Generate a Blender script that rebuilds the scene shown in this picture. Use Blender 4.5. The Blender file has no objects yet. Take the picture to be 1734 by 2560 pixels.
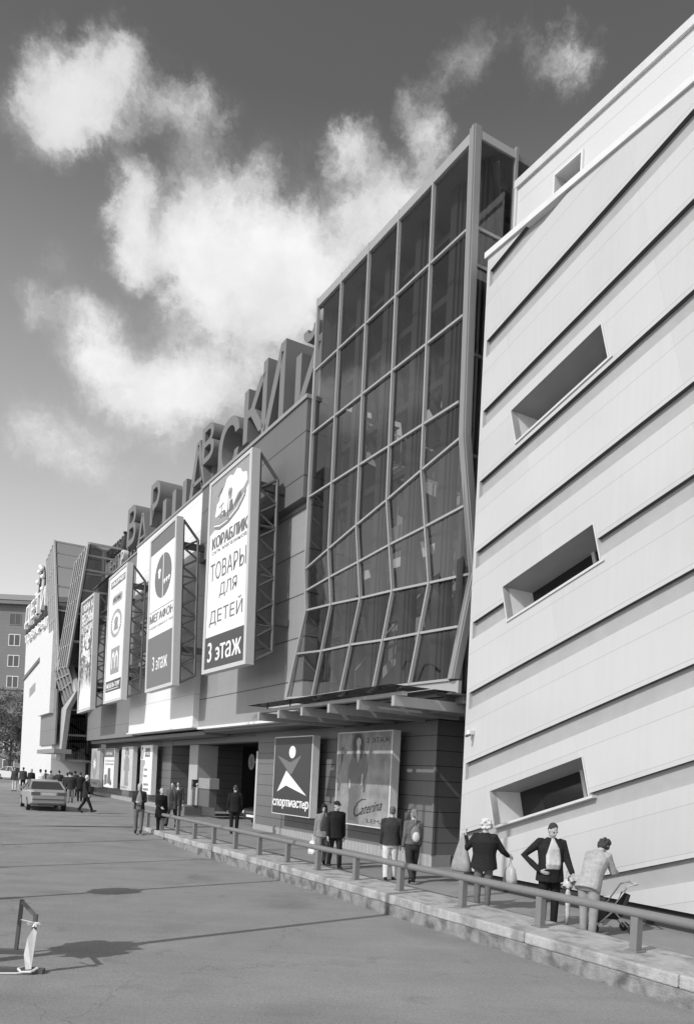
import bpy, bmesh, math, random
from math import sin, cos, tan, atan, atan2, pi, radians as R, sqrt
from mathutils import Vector as V, Matrix
random.seed(7)
SC = bpy.context.scene
COL = SC.collection

# ------------------------------------------------------------------ camera (rising-front lens: level axis, shifted frame, slight roll)
F, CX, CY, ROLL, EYE = 1950.0, 867.0, 1953.0, atan(.049), 2.25
cam = bpy.data.objects.new('camera', bpy.data.cameras.new('camera'))
COL.objects.link(cam)
cam.matrix_world = Matrix(((cos(ROLL), -sin(ROLL), 0, 0), (0, 0, -1, 0), (sin(ROLL), cos(ROLL), 0, EYE), (0, 0, 0, 1)))
cam.data.sensor_fit = 'VERTICAL'; cam.data.sensor_height = 36; cam.data.sensor_width = 24
cam.data.lens = F / 2560 * 36
cam.data.shift_y = (CY - 1280) / 2560
cam.data.clip_start = .1; cam.data.clip_end = 3000
SC.camera = cam
SC.view_settings.view_transform = 'Standard'; SC.view_settings.look = 'None'
SC.view_settings.exposure = -.3; SC.view_settings.gamma = 1
SC.cycles.max_bounces = 8; SC.cycles.transparent_max_bounces = 16

SUN_AZ, SUN_EL = R(43), R(39)      # shadows run 43 degrees left of world +X
sun = bpy.data.objects.new('sun', bpy.data.lights.new('sun', 'SUN')); COL.objects.link(sun)
sun.data.energy = 3.7; sun.data.angle = R(.5); sun.data.color = (1, 1, 1)
SDIR = V((cos(SUN_AZ) * cos(SUN_EL), sin(SUN_AZ) * cos(SUN_EL), -sin(SUN_EL)))
sun.rotation_euler = SDIR.to_track_quat('-Z', 'Y').to_euler()
sun.location = (-30, -30, 40)

# ------------------------------------------------------------------ frame of the street front: u to the right along it, v into the building, z up
AL = atan(1127 / 1950)
OX, OY = 2.84, 17.98
EU = (sin(AL), -cos(AL)); EV = (cos(AL), sin(AL))
TH = atan2(EU[1], EU[0])
def fac(u, v, z=0): return V((OX + u * EU[0] + v * EV[0], OY + u * EU[1] + v * EV[1], z))
def ray(x, y):
    dx = (x - CX) / F; dy = -(y - CY) / F
    return (dx * cos(ROLL) - dy * sin(ROLL), 1.0, dx * sin(ROLL) + dy * cos(ROLL))
def pv(x, y, v):
    r = ray(x, y); t = (v + OX * EV[0] + OY * EV[1]) / (r[0] * EV[0] + r[1] * EV[1])
    X, Y = r[0] * t, t
    return ((X - OX) * EU[0] + (Y - OY) * EU[1], EYE + r[2] * t)
def pu(x, y, u):
    r = ray(x, y); t = (u + OX * EU[0] + OY * EU[1]) / (r[0] * EU[0] + r[1] * EU[1])
    X, Y = r[0] * t, t
    return ((X - OX) * EV[0] + (Y - OY) * EV[1], EYE + r[2] * t)
def sstep(a, b, x):
    t = min(1, max(0, (x - a) / (b - a))); return t * t * (3 - 2 * t)
def zwalk(u, v=0): return .009 * max(0, -u - 3)
def zroad(u, v=0): return -.18 + (zwalk(u) + .176) * sstep(8.5, 14.5, -u)
def ground(x, y, f=zwalk):
    z = 0
    for i in range(30):
        r = ray(x, y); t = (z - EYE) / r[2]; X, Y = r[0] * t, t
        u, v = (X - OX) * EU[0] + (Y - OY) * EU[1], (X - OX) * EV[0] + (Y - OY) * EV[1]
        z = f(u)
    return u, v

# ------------------------------------------------------------------ sky
def make_world():
    w = bpy.data.worlds.new('World'); SC.world = w; w.use_nodes = True
    nt = w.node_tree; N = nt.nodes; L = nt.links; N.clear()
    def n(t, **k):
        o = N.new(t)
        for a, b in k.items(): setattr(o, a, b)
        return o
    def math_(op, a, b=None, c=None, clamp=False):
        m = n('ShaderNodeMath', operation=op, use_clamp=clamp)
        for i, x in enumerate((a, b, c)):
            if x is None: continue
            if isinstance(x, (int, float)): m.inputs[i].default_value = x
            else: L.new(x, m.inputs[i])
        return m.outputs[0]
    def rng(x, a, b, c=0., d=1., smooth=True):
        m = n('ShaderNodeMapRange'); m.interpolation_type = 'SMOOTHSTEP' if smooth else 'LINEAR'
        L.new(x, m.inputs[0])
        for i, q in enumerate((a, b, c, d)): m.inputs[i + 1].default_value = q
        return m.outputs[0]
    sky = n('ShaderNodeTexSky'); sky.sky_type = 'NISHITA'; sky.sun_disc = False
    sky.sun_elevation = SUN_EL; sky.sun_rotation = atan2(-cos(SUN_AZ), -sin(SUN_AZ)); sky.air_density = 1.0; sky.dust_density = 1.2
    sep = n('ShaderNodeSeparateColor'); L.new(sky.outputs[0], sep.inputs[0])
    base = math_('MULTIPLY', math_('ADD', math_('MULTIPLY', sep.outputs[0], .75), math_('MULTIPLY', sep.outputs[1], .25)), SKY_GAIN)
    tc = n('ShaderNodeTexCoord'); D = tc.outputs['Generated']
    def noise(scale, det, rough=.6, vec=None, stretch=None):
        t = n('ShaderNodeTexNoise'); t.inputs['Scale'].default_value = scale; t.inputs['Detail'].default_value = det; t.inputs['Roughness'].default_value = rough
        if stretch:
            mp = n('ShaderNodeMapping'); mp.inputs['Scale'].default_value = stretch; mp.inputs['Rotation'].default_value = (0, R(25), 0)
            L.new(vec or D, mp.inputs[0]); L.new(mp.outputs[0], t.inputs['Vector'])
        else: L.new(vec or D, t.inputs['Vector'])
        return t
    wn = noise(6, 9, .68)
    sub = n('ShaderNodeVectorMath', operation='SUBTRACT'); L.new(wn.outputs['Color'], sub.inputs[0]); sub.inputs[1].default_value = (.5, .5, .5)
    scl = n('ShaderNodeVectorMath', operation='SCALE'); L.new(sub.outputs[0], scl.inputs[0]); scl.inputs['Scale'].default_value = .13
    add = n('ShaderNodeVectorMath', operation='ADD'); L.new(D, add.inputs[0]); L.new(scl.outputs[0], add.inputs[1])
    W = add.outputs[0]
    tot = None
    for (d, rad, st) in CLOUDS:
        vm = n('ShaderNodeVectorMath', operation='DISTANCE'); L.new(W, vm.inputs[0]); vm.inputs[1].default_value = d
        m = rng(vm.outputs['Value'], 0, rad, st, 0)
        tot = m if tot is None else math_('ADD', tot, m)
    fb = noise(10, 13, .68, W).outputs['Fac']
    fb2 = noise(2.2, 8, .6).outputs['Fac']
    xyz = n('ShaderNodeSeparateXYZ'); L.new(D, xyz.inputs[0])
    back = math_('MULTIPLY', rng(xyz.outputs[1], .25, -.1), rng(fb2, .48, .68))      # scattered clouds on the other half of the sky
    body = math_('ADD', math_('MINIMUM', tot, 1.15), math_('MULTIPLY', back, .8))
    dens = rng(math_('ADD', math_('MULTIPLY', body, 1.0), math_('MULTIPLY', math_('MULTIPLY', math_('SUBTRACT', fb, .5), 1.9), math_('MULTIPLY', body, 3.0, None, True))), .08, 1.08)
    hz = rng(xyz.outputs[2], 0, .66, 1, 0, False)
    hz = math_('POWER', hz, 1.2)
    skyc = math_('ADD', math_('MULTIPLY', base, 1.0), math_('MULTIPLY', hz, HAZE_GAIN))
    thick = rng(math_('ADD', math_('MULTIPLY', tot, .55), math_('MULTIPLY', math_('SUBTRACT', fb, .5), 1.3)), .05, .95, .58, 1.0)
    shade = rng(noise(4.6, 8, .6).outputs['Fac'], .36, .64, .80, 1.0)
    cl = math_('MULTIPLY', math_('MULTIPLY', shade, thick), CLOUD_GAIN)
    mix = n('ShaderNodeMix'); mix.data_type = 'FLOAT'
    L.new(math_('MULTIPLY', dens, .96), mix.inputs[0]); L.new(skyc, mix.inputs[2]); L.new(cl, mix.inputs[3])
    bg = n('ShaderNodeBackground'); L.new(mix.outputs[0], bg.inputs['Color']); bg.inputs['Strength'].default_value = .1
    out = n('ShaderNodeOutputWorld'); L.new(bg.outputs[0], out.inputs[0])
SKY_GAIN, HAZE_GAIN, CLOUD_GAIN = 1.6, 7.9, 12.4
def sd(x, y):
    d = V(ray(x * 1.1017, y * 1.1017)); return tuple(d.normalized())
CLOUDS = [(sd(x, y), r * 1.1017 / F * 1.16, s * 1.3) for x, y, r, s in (
    (130,190,95,.75),(250,130,75,.7),(60,280,80,.5),(210,250,85,.65),(340,190,80,.5),(440,215,75,.3),(140,300,80,.45),
    (470,400,90,.55),(560,400,80,.5),(420,560,120,.8),(560,540,130,.8),(660,570,100,.7),(500,670,120,.7),(630,670,90,.7),(730,570,85,.5),
    (800,490,95,.5),(880,440,80,.5),(930,400,60,.4),(300,420,62,.8),(275,510,58,.75),(312,600,66,.8),
    (220,780,95,.75),(330,840,110,.85),(430,890,100,.7),(520,880,90,.65),(380,960,75,.55),(610,900,80,.4),
    (950,240,58,.55),(990,320,52,.5),(1220,120,75,.5),(1310,80,65,.6),(1060,150,66,.42),(790,320,48,.6),(850,310,55,.4),(480,220,80,.35),(700,650,105,.5),(780,600,90,.45),(640,760,95,.4),(440,730,95,.4),(560,800,85,.4),(690,760,80,.3),
    (40,980,90,.45),(60,710,60,.35),(140,1010,110,.3),(1000,560,60,.3),(600,480,190,.16),(820,430,160,.2),(180,1010,230,.25),(360,1080,200,.2),(110,640,120,.15),(470,760,160,.15))]
nrm = V((-EV[0], -EV[1], 0))
for x, y, r, s in ((880,920,130,1.2),(790,960,120,1.1),(960,1100,110,.8),(780,1180,110,.8),(980,850,90,.9),(1000,1380,110,.7),(850,1400,120,.6),(740,900,70,.8)):
    d = V(sd(x, y)); CLOUDS.append((tuple(d - 2 * d.dot(nrm) * nrm), r * 1.1 / F * 1.1, s))
make_world()

# ------------------------------------------------------------------ materials
MATS = {}
def mat(name, val, rough=.6, metal=0., var=.08, scale=3., seams=(), bump=0., bscale=40., spec=.4, streak=0., spots=None, panels=None):
    """grey procedural paint/stone/metal; seams = (direction, spacing, offset, width, darkening) in the object's own space"""
    if name in MATS: return MATS[name]
    m = bpy.data.materials.new(name); m.use_nodes = True; nt = m.node_tree; N = nt.nodes; L = nt.links
    b = N['Principled BSDF']; b.inputs['Roughness'].default_value = rough; b.inputs['Metallic'].default_value = metal
    b.inputs['Specular IOR Level'].default_value = spec
    tc = N.new('ShaderNodeTexCoord')
    def M2(op, a, c=None, clamp=False):
        k = N.new('ShaderNodeMath'); k.operation = op; k.use_clamp = clamp
        for i, x in enumerate((a, c)):
            if x is None: continue
            if isinstance(x, (int, float)): k.inputs[i].default_value = x
            else: L.new(x, k.inputs[i])
        return k.outputs[0]
    cur = None
    if var:
        nz = N.new('ShaderNodeTexNoise'); nz.inputs['Scale'].default_value = scale; nz.inputs['Detail'].default_value = 6; nz.inputs['Roughness'].default_value = .65
        L.new(tc.outputs['Object'], nz.inputs['Vector'])
        cur = M2('MULTIPLY', M2('ADD', M2('MULTIPLY', M2('SUBTRACT', nz.outputs['Fac'], .5), var * 4), 1), val)
    else: cur = M2('ADD', val, 0.)
    if streak:
        mp = N.new('ShaderNodeMapping'); mp.inputs['Scale'].default_value = (9, 9, .35); L.new(tc.outputs['Object'], mp.inputs[0])
        nz = N.new('ShaderNodeTexNoise'); nz.inputs['Scale'].default_value = 1; nz.inputs['Detail'].default_value = 4; L.new(mp.outputs[0], nz.inputs['Vector'])
        cur = M2('MULTIPLY', cur, M2('ADD', M2('MULTIPLY', M2('SUBTRACT', nz.outputs['Fac'], .5), streak * 3), 1))
    if panels:                                    # each sheet of cladding a little lighter or darker than the next
        cx = N.new('ShaderNodeCombineXYZ')
        for k in (0, 1):
            d, sp, off = panels[k]; dp = N.new('ShaderNodeVectorMath'); dp.operation = 'DOT_PRODUCT'; L.new(tc.outputs['Object'], dp.inputs[0]); dp.inputs[1].default_value = d
            L.new(M2('FLOOR', M2('DIVIDE', M2('ADD', dp.outputs['Value'], off), sp)), cx.inputs[k])
        wn = N.new('ShaderNodeTexWhiteNoise'); L.new(cx.outputs[0], wn.inputs['Vector'])
        cur = M2('MULTIPLY', cur, M2('ADD', M2('MULTIPLY', M2('SUBTRACT', wn.outputs['Value'], .5), panels[2]), 1))
    if spots:                                     # (scale, lo, hi, factor): patches of wear or stains
        nz = N.new('ShaderNodeTexNoise'); nz.inputs['Scale'].default_value = spots[0]; nz.inputs['Detail'].default_value = 3
        L.new(tc.outputs['Object'], nz.inputs['Vector'])
        mr = N.new('ShaderNodeMapRange'); L.new(nz.outputs['Fac'], mr.inputs[0])
        for i, q in enumerate((spots[1], spots[2], 1., spots[3])): mr.inputs[i + 1].default_value = q
        cur = M2('MULTIPLY', cur, mr.outputs[0])
    for (d, sp, off, wd, dk) in seams:
        dp = N.new('ShaderNodeVectorMath'); dp.operation = 'DOT_PRODUCT'; L.new(tc.outputs['Object'], dp.inputs[0]); dp.inputs[1].default_value = d
        fr = M2('MULTIPLY', M2('FRACT', M2('DIVIDE', M2('ADD', dp.outputs['Value'], off), sp)), sp)
        line = M2('LESS_THAN', fr, wd)
        cur = M2('MULTIPLY', cur, M2('SUBTRACT', 1, M2('MULTIPLY', line, dk)))
    cc = N.new('ShaderNodeCombineColor')
    for i in range(3): L.new(cur, cc.inputs[i])
    L.new(cc.outputs[0], b.inputs['Base Color'])
    if bump:
        nb = N.new('ShaderNodeTexNoise'); nb.inputs['Scale'].default_value = bscale; nb.inputs['Detail'].default_value = 5
        L.new(tc.outputs['Object'], nb.inputs['Vector'])
        bp = N.new('ShaderNodeBump'); bp.inputs['Strength'].default_value = bump; bp.inputs['Distance'].default_value = .02
        L.new(nb.outputs['Fac'], bp.inputs['Height']); L.new(bp.outputs[0], b.inputs['Normal'])
    MATS[name] = m; return m
def glass(name, tint, refl=1.0, base=.04):
    if name in MATS: return MATS[name]
    m = bpy.data.materials.new(name); m.use_nodes = True; nt = m.node_tree; N = nt.nodes; L = nt.links; N.clear()
    o = N.new('ShaderNodeOutputMaterial'); t = N.new('ShaderNodeBsdfTransparent'); t.inputs[0].default_value = (tint, tint, tint, 1)
    g = N.new('ShaderNodeBsdfGlossy'); g.inputs['Roughness'].default_value = .015; g.inputs[0].default_value = (refl, refl, refl, 1)
    ge = N.new('ShaderNodeNewGeometry'); dp = N.new('ShaderNodeVectorMath'); dp.operation = 'DOT_PRODUCT'
    L.new(ge.outputs['Incoming'], dp.inputs[0]); L.new(ge.outputs['Normal'], dp.inputs[1])
    def mm(op, p, q):
        k = N.new('ShaderNodeMath'); k.operation = op
        for i, v_ in enumerate((p, q)):
            if isinstance(v_, (int, float)): k.inputs[i].default_value = v_
            elif v_ is not None: L.new(v_, k.inputs[i])
        return k.outputs[0]
    ab = mm('ABSOLUTE', dp.outputs['Value'], None)
    a = mm('ADD', mm('MULTIPLY', mm('POWER', mm('SUBTRACT', 1.0, ab), 5.0), .9), base)
    x = N.new('ShaderNodeMixShader'); L.new(a, x.inputs[0]); L.new(t.outputs[0], x.inputs[1]); L.new(g.outputs[0], x.inputs[2])
    L.new(x.outputs[0], o.inputs[0]); MATS[name] = m; return m
def g_(v, rough=.6, **k): return mat('paint_%03d_%02d' % (round(v * 1000), round(rough * 100)), v, rough, **k)

PHI = atan(.288)
E1 = (cos(PHI), sin(PHI)); E2 = (-sin(PHI), cos(PHI))
HALF = 1.64 * cos(PHI) / 2
m_board = mat('white_cladding', .54, .5, var=.02, scale=.6, seams=(((E2[0], 0, E2[1]), HALF, -1.22 * cos(PHI) + 20 * HALF, .012, .28), ((E1[0], 0, E1[1]), 3.7, 40.2, .008, .10)), streak=.03, spots=(.35, .45, .75, .93), panels=(((E2[0], 0, E2[1]), HALF, -1.22 * cos(PHI) + 20 * HALF), ((E1[0], 0, E1[1]), 3.7, 40.2), .06))
m_white = mat('white_panel', .60, .5, var=.02, scale=.7, seams=(((0, 0, 1), .62, 100.1, .014, .35),))
m_midwhite = mat('pale_panel', .80, .5, var=.03, scale=.8, seams=(((0, 0, 1), 1.45, 100.1, .02, .45), ((0, 0, 1), .4833, 100.1, .006, .12)), streak=.03)
m_greylit = mat('light_grey_panel', .30, .5, var=.04, scale=1, panels=(((0, 0, 1), 1.45, 100.35), ((1, 0, 0), 1.6, 100.3), .10), seams=(((0, 0, 1), 1.45, 100.35, .045, .7), ((0, 0, 1), .4833, 100.35, .007, .18), ((1, 0, 0), 1.6, 100.3, .012, .2)), streak=.05)
m_greyup = mat('slate_panel', .145, .5, var=.04, scale=1, panels=(((0, 0, 1), 1.45, 100.9), ((1, 0, 0), 1.6, 100.3), .12), seams=(((0, 0, 1), 1.45, 100.9, .045, .65), ((0, 0, 1), .4833, 100.9, .007, .15), ((1, 0, 0), 1.6, 100.3, .012, .2)), streak=.04)
m_greyleft = mat('mid_grey_panel', .20, .5, var=.04, scale=1, seams=(((0, 0, 1), 1.45, 100.9, .03, .5), ((1, 0, 0), 1.6, 100.3, .01, .15)), streak=.05)
m_siding = mat('grey_siding', .165, .45, var=.04, scale=1.5, seams=(((0, 0, 1), .425, 100.07, .022, .8),), streak=.04)
m_plinth = mat('plinth_tiles', .33, .8, var=.1, scale=4, seams=(((1, 0, 0), .22, 100., .03, -.35),))
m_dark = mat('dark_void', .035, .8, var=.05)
m_darkm = mat('dark_steel', .10, .45, metal=.0, var=.08)
m_steel = mat('grey_steel', .19, .45, var=.06)
m_alu = mat('pale_aluminium', .42, .38, metal=.25, var=.03)
m_alu2 = mat('grey_aluminium', .29, .4, metal=.2, var=.04)
m_beam = mat('canopy_steel', .36, .45, var=.05)
m_rail = mat('painted_rail', .20, .5, var=.08, scale=5, bump=.08, bscale=60)
m_letter = mat('sign_metal', .19, .5, var=.04, scale=2)
m_conc = mat('rough_concrete', .42, .9, var=.20, scale=7, bump=.8, bscale=38, spots=(2.6, .48, .66, .62), streak=.12)
m_conc2 = mat('stained_concrete', .26, .9, var=.22, scale=8, bump=.8, bscale=38, spots=(3.2, .46, .62, .45), streak=.15)
def asphalt(name, val):
    m = mat(name, val, .92, var=.10, scale=.7, bump=.45, bscale=140, spots=(.45, .56, .72, .78), spec=.25)
    nt = m.node_tree; N = nt.nodes; L = nt.links; b = N['Principled BSDF']; src = b.inputs['Base Color'].links[0].from_socket
    tc = N.new('ShaderNodeTexCoord')
    def mul(a, c):
        k = N.new('ShaderNodeVectorMath'); k.operation = 'SCALE'; L.new(a, k.inputs[0]); L.new(c, k.inputs['Scale']); return k.outputs[0]
    def ramp(x, q):
        r = N.new('ShaderNodeMapRange'); L.new(x, r.inputs[0])
        for i, v in enumerate(q): r.inputs[i + 1].default_value = v
        return r.outputs[0]
    def noise(sc, det, stretch=None, rot=0):
        mp = N.new('ShaderNodeMapping'); L.new(tc.outputs['Object'], mp.inputs[0])
        if stretch: mp.inputs['Scale'].default_value = stretch; mp.inputs['Rotation'].default_value = (0, 0, rot)
        n = N.new('ShaderNodeTexNoise'); n.inputs['Scale'].default_value = sc; n.inputs['Detail'].default_value = det; n.inputs['Roughness'].default_value = .7; L.new(mp.outputs[0], n.inputs['Vector']); return n.outputs['Fac']
    out = mul(src, ramp(noise(38, 3), (.25, .75, .72, 1.28)))                      # aggregate
    out = mul(out, ramp(noise(1, 5, (.10, 1.1, 1), -TH), (.35, .65, .92, 1.08)))  # wheel tracks along the street
    out = mul(out, ramp(noise(1.3, 4), (.60, .70, 1.0, .82)))                      # oil and damp stains
    out = mul(out, ramp(noise(3.1, 6), (.66, .74, 1.0, 1.18)))                     # pale scuffs
    v = N.new('ShaderNodeTexVoronoi'); v.feature = 'DISTANCE_TO_EDGE'; v.inputs['Scale'].default_value = .16
    wv = N.new('ShaderNodeVectorMath'); wv.operation = 'MULTIPLY_ADD'; nn = N.new('ShaderNodeTexNoise'); nn.inputs['Scale'].default_value = 1.2; nn.inputs['Detail'].default_value = 6; L.new(tc.outputs['Object'], nn.inputs['Vector'])
    L.new(nn.outputs['Color'], wv.inputs[0]); wv.inputs[1].default_value = (1.6, 1.6, 1.6); L.new(tc.outputs['Object'], wv.inputs[2]); L.new(wv.outputs[0], v.inputs['Vector'])
    out = mul(out, ramp(v.outputs['Distance'], (.0006, .0022, .74, 1.0)))          # hairline cracks
    L.new(out, b.inputs['Base Color']); return m
m_asph = asphalt('asphalt', .275)
m_walk = mat('pavement', .27, .92, var=.09, scale=1.2, bump=.3, bscale=110, spots=(.9, .55, .7, .8), spec=.25)
m_paper = mat('poster_white', .86, .45, var=.01)
m_frame = mat('banner_frame', .55, .45, var=.03)
m_ink = mat('dark_print', .065, .5, var=.05)
m_ink2 = mat('grey_print', .17, .5, var=.05)
m_glass = glass('tinted_glass', .74, 1.0, .09)
m_glassd = glass('dark_glass', .42, .9, .04)
m_glassc = glass('frosted_glass', .14, .9, .03)
m_lit = mat('pale_inside', .62, .7, var=.05)

# ------------------------------------------------------------------ mesh helpers
class MB:
    def __init__(s): s.v = []; s.f = []
    def add(s, vs, fs):
        o = len(s.v); s.v += [tuple(p) for p in vs]; s.f += [tuple(i + o for i in f) for f in fs]; return s
    def box(s, x0, x1, y0, y1, z0, z1):
        return s.add([(x0,y0,z0),(x1,y0,z0),(x1,y1,z0),(x0,y1,z0),(x0,y0,z1),(x1,y0,z1),(x1,y1,z1),(x0,y1,z1)],
                     [(0,3,2,1),(4,5,6,7),(0,1,5,4),(1,2,6,5),(2,3,7,6),(3,0,4,7)])
    def poly(s, pts): return s.add(pts, [tuple(range(len(pts)))])
    def prism(s, pts, d):
        n = len(pts); q = [tuple(V(p) + V(d)) for p in pts]
        return s.add(list(pts) + q, [tuple(range(n - 1, -1, -1)), tuple(range(n, 2 * n))] + [(i, (i + 1) % n, n + (i + 1) % n, n + i) for i in range(n)])
    def bar(s, p, q, w, h, up=(0, 0, 1)):
        p, q = V(p), V(q); d = (q - p).normalized(); a = d.cross(V(up))
        if a.length < 1e-4: a = d.cross(V((1, 0, 0)))
        a.normalize(); b = a.cross(d); a *= w / 2; b *= h / 2
        return s.add([p-a-b, p+a-b, p+a+b, p-a+b, q-a-b, q+a-b, q+a+b, q-a+b], [(0,3,2,1),(4,5,6,7),(0,1,5,4),(1,2,6,5),(2,3,7,6),(3,0,4,7)])
    def path(s, pts, rad, n=8, caps=True):
        pts = [V(p) for p in pts]; m = len(pts)
        rad = [rad] * m if not hasattr(rad, '__len__') else rad
        rings = []; a = None
        for i in range(m):
            d = (pts[min(i + 1, m - 1)] - pts[max(i - 1, 0)]).normalized()
            if a is None: a = d.orthogonal().normalized()
            a = (a - d * a.dot(d)).normalized(); b = d.cross(a)
            rings.append([pts[i] + (a * cos(2*pi*k/n) + b * sin(2*pi*k/n)) * rad[i] for k in range(n)])
        if caps == 'round':
            d0 = (pts[0] - pts[1]).normalized(); d1 = (pts[-1] - pts[-2]).normalized()
            rings = [[pts[0] + d0 * rad[0] * .7 + (p - pts[0]) * .6 for p in rings[0]]] + rings + [[pts[-1] + d1 * rad[-1] * .7 + (p - pts[-1]) * .6 for p in rings[-1]]]
        return s.rings(rings)
    def rings(s, rings):
        n = len(rings[0]); o = len(s.v)
        for r in rings: s.v += [tuple(p) for p in r]
        for i in range(len(rings) - 1):
            for k in range(n): s.f.append((o+i*n+k, o+i*n+(k+1)%n, o+(i+1)*n+(k+1)%n, o+(i+1)*n+k))
        s.f.append(tuple(o + k for k in range(n - 1, -1, -1))); e = o + (len(rings) - 1) * n
        s.f.append(tuple(e + k for k in range(n))); return s
    def ell(s, c, r, n=10, m=7, rot=None):
        rs = []
        for i in range(m):
            t = -pi/2 + pi * (i + .5) / m
            rg = []
            for k in range(n):
                p = V((r[0]*cos(t)*cos(2*pi*k/n), r[1]*cos(t)*sin(2*pi*k/n), r[2]*sin(t)*1.03))
                if rot: p = rot @ p
                rg.append(V(c) + p)
            rs.append(rg)
        return s.rings(rs)
    def disc(s, c, r, ax='y', n=20, th=.02, inner=0):
        for lo, hi in ((0, 1),):
            pts = [(c[0] + r[0]*cos(2*pi*k/n), c[1], c[2] + r[1]*sin(2*pi*k/n)) for k in range(n)]
            if not inner: s.prism(pts, (0, th, 0))
            else:
                q = [(c[0] + r[0]*inner*cos(2*pi*k/n), c[1], c[2] + r[1]*inner*sin(2*pi*k/n)) for k in range(n)]
                for k in range(n):
                    j = (k + 1) % n; s.prism([pts[k], pts[j], q[j], q[k]], (0, th, 0))
        return s
    def mesh(s, name, base=(0, 0, 0), smooth=False, weld=False):
        me = bpy.data.meshes.new(name)
        me.from_pydata([(p[0]-base[0], p[1]-base[1], p[2]-base[2]) for p in s.v], [], s.f); me.validate()
        bm = bmesh.new(); bm.from_mesh(me)
        if weld: bmesh.ops.remove_doubles(bm, verts=bm.verts, dist=1e-4)
        bmesh.ops.recalc_face_normals(bm, faces=bm.faces); bm.to_mesh(me); bm.free()
        if smooth:
            for p in me.polygons: p.use_smooth = True
        return me
BASE = {}
def link(name, me, material, parent=None):
    o = bpy.data.objects.new(name, me); COL.objects.link(o)
    if material and me: me.materials.clear(); me.materials.append(material)
    if parent: o.parent = parent
    return o
def tag(o, label=None, cat=None, group=None, kind=None):
    if label: o['label'] = label
    if cat: o['category'] = cat
    if group: o['group'] = group
    if kind: o['kind'] = kind
    return o
def ft(name, label, cat, u, v, z=0, group=None, kind=None):
    """a thing on the street front: an Empty at its base, turned with the front"""
    o = bpy.data.objects.new(name, None); COL.objects.link(o); o.empty_display_size = .3
    o.location = fac(u, v, z); o.rotation_euler = (0, 0, TH); BASE[o.name] = (u, v, z)
    return tag(o, label, cat, group, kind)
def part(mb, name, material, parent, label=None, smooth=False, bevel=0, weld=False):
    b = BASE[parent.name]; o = link(name, mb.mesh(name, b, smooth, weld), material, parent); BASE[o.name] = b
    if label: o['label'] = label
    if bevel:
        md = o.modifiers.new('edge', 'BEVEL'); md.width = bevel; md.segments = 2; md.limit_method = 'ANGLE'
    return o
def wt(name, label, cat, loc, rz=0, group=None):
    o = bpy.data.objects.new(name, None); COL.objects.link(o); o.empty_display_size = .3
    o.location = loc; o.rotation_euler = (0, 0, rz); BASE[o.name] = (0, 0, 0)
    return tag(o, label, cat, group)
def copy_tree(o, parent=None):
    c = o.copy(); COL.objects.link(c); c.parent = parent; BASE[c.name] = BASE[o.name]
    for ch in list(o.children): copy_tree(ch, c)
    return c
_TX = {}
def _glyphs(body, shear, extrude, off=0.):
    cu = bpy.data.curves.new('lettering', 'FONT'); cu.body = body; cu.shear = shear; cu.extrude = extrude; cu.resolution_u = 4; cu.offset = off
    ob = bpy.data.objects.new('lettering', cu); COL.objects.link(ob)
    bpy.context.view_layer.update()
    me = bpy.data.meshes.new_from_object(ob.evaluated_get(bpy.context.evaluated_depsgraph_get()))
    vs = [tuple(v.co) for v in me.vertices]; fs = [tuple(p.vertices) for p in me.polygons]
    bpy.data.objects.remove(ob); bpy.data.curves.remove(cu); bpy.data.meshes.remove(me)
    return vs, fs
def text_mesh(body, offset=0., shear=0., extrude=0.):
    key = (body, shear, extrude)
    if key in _TX: return _TX[key]
    sub = body.replace('е', 'e').replace('э', 'c').replace('Э', 'C')
    vs, fs = _glyphs(sub, shear, extrude, .016 if extrude >= .5 else 0.)
    for k, ch in enumerate(body):                    # the reversed round letter is a mirrored c with a bar
        if ch in 'эЭ':
            one = [v[0] for v in _glyphs(sub[k], shear, extrude)[0]]
            b = max(v[0] for v in _glyphs(sub[:k+1], shear, extrude)[0]); a = b - (max(one) - min(one))
            idx = [q for q, v in enumerate(vs) if a - .002 <= v[0] <= b + .002]; lo, hi = min(vs[q][1] for q in idx), max(vs[q][1] for q in idx)
            for q in idx: vs[q] = (a + b - vs[q][0], vs[q][1], vs[q][2])
            o = len(vs); m, t = (lo + hi)/2, (hi - lo)*.065
            vs += [(a + (b-a)*.30, m - t, .0), (b - (b-a)*.08, m - t, .0), (b - (b-a)*.08, m + t, .0), (a + (b-a)*.30, m + t, .0)]; fs.append((o, o+1, o+2, o+3))
    x0 = min(v[0] for v in vs); x1 = max(v[0] for v in vs); y0 = min(v[1] for v in vs); y1 = max(v[1] for v in vs)
    r = ([((x-x0)/(x1-x0), (y-y0)/(y1-y0), z) for x, y, z in vs], fs)
    _TX[key] = r; return r
def put_text(mb, body, fn, a0, a1, b0, b1, slope=0, offset=0., shear=0.):
    """lettering stretched to the rectangle a0..a1, b0..b1; fn turns (a, b) into a point; offset thickens the strokes"""
    vs, fs = text_mesh(body, 0, shear)
    for k, (da, db) in enumerate(((0, 0), (1, .35), (-1, -.35)) if offset > .008 else ((0, 0),)):
        o, e = offset*.55*(a1 - a0), .0006*k
        mb.add([(lambda p: (p[0], p[1] - e, p[2]))(fn(a0 + (a1-a0)*x + da*o, b0 + (b1-b0)*y + slope*x + db*o*.3)) for x, y, z in vs], fs)
    return mb

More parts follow.
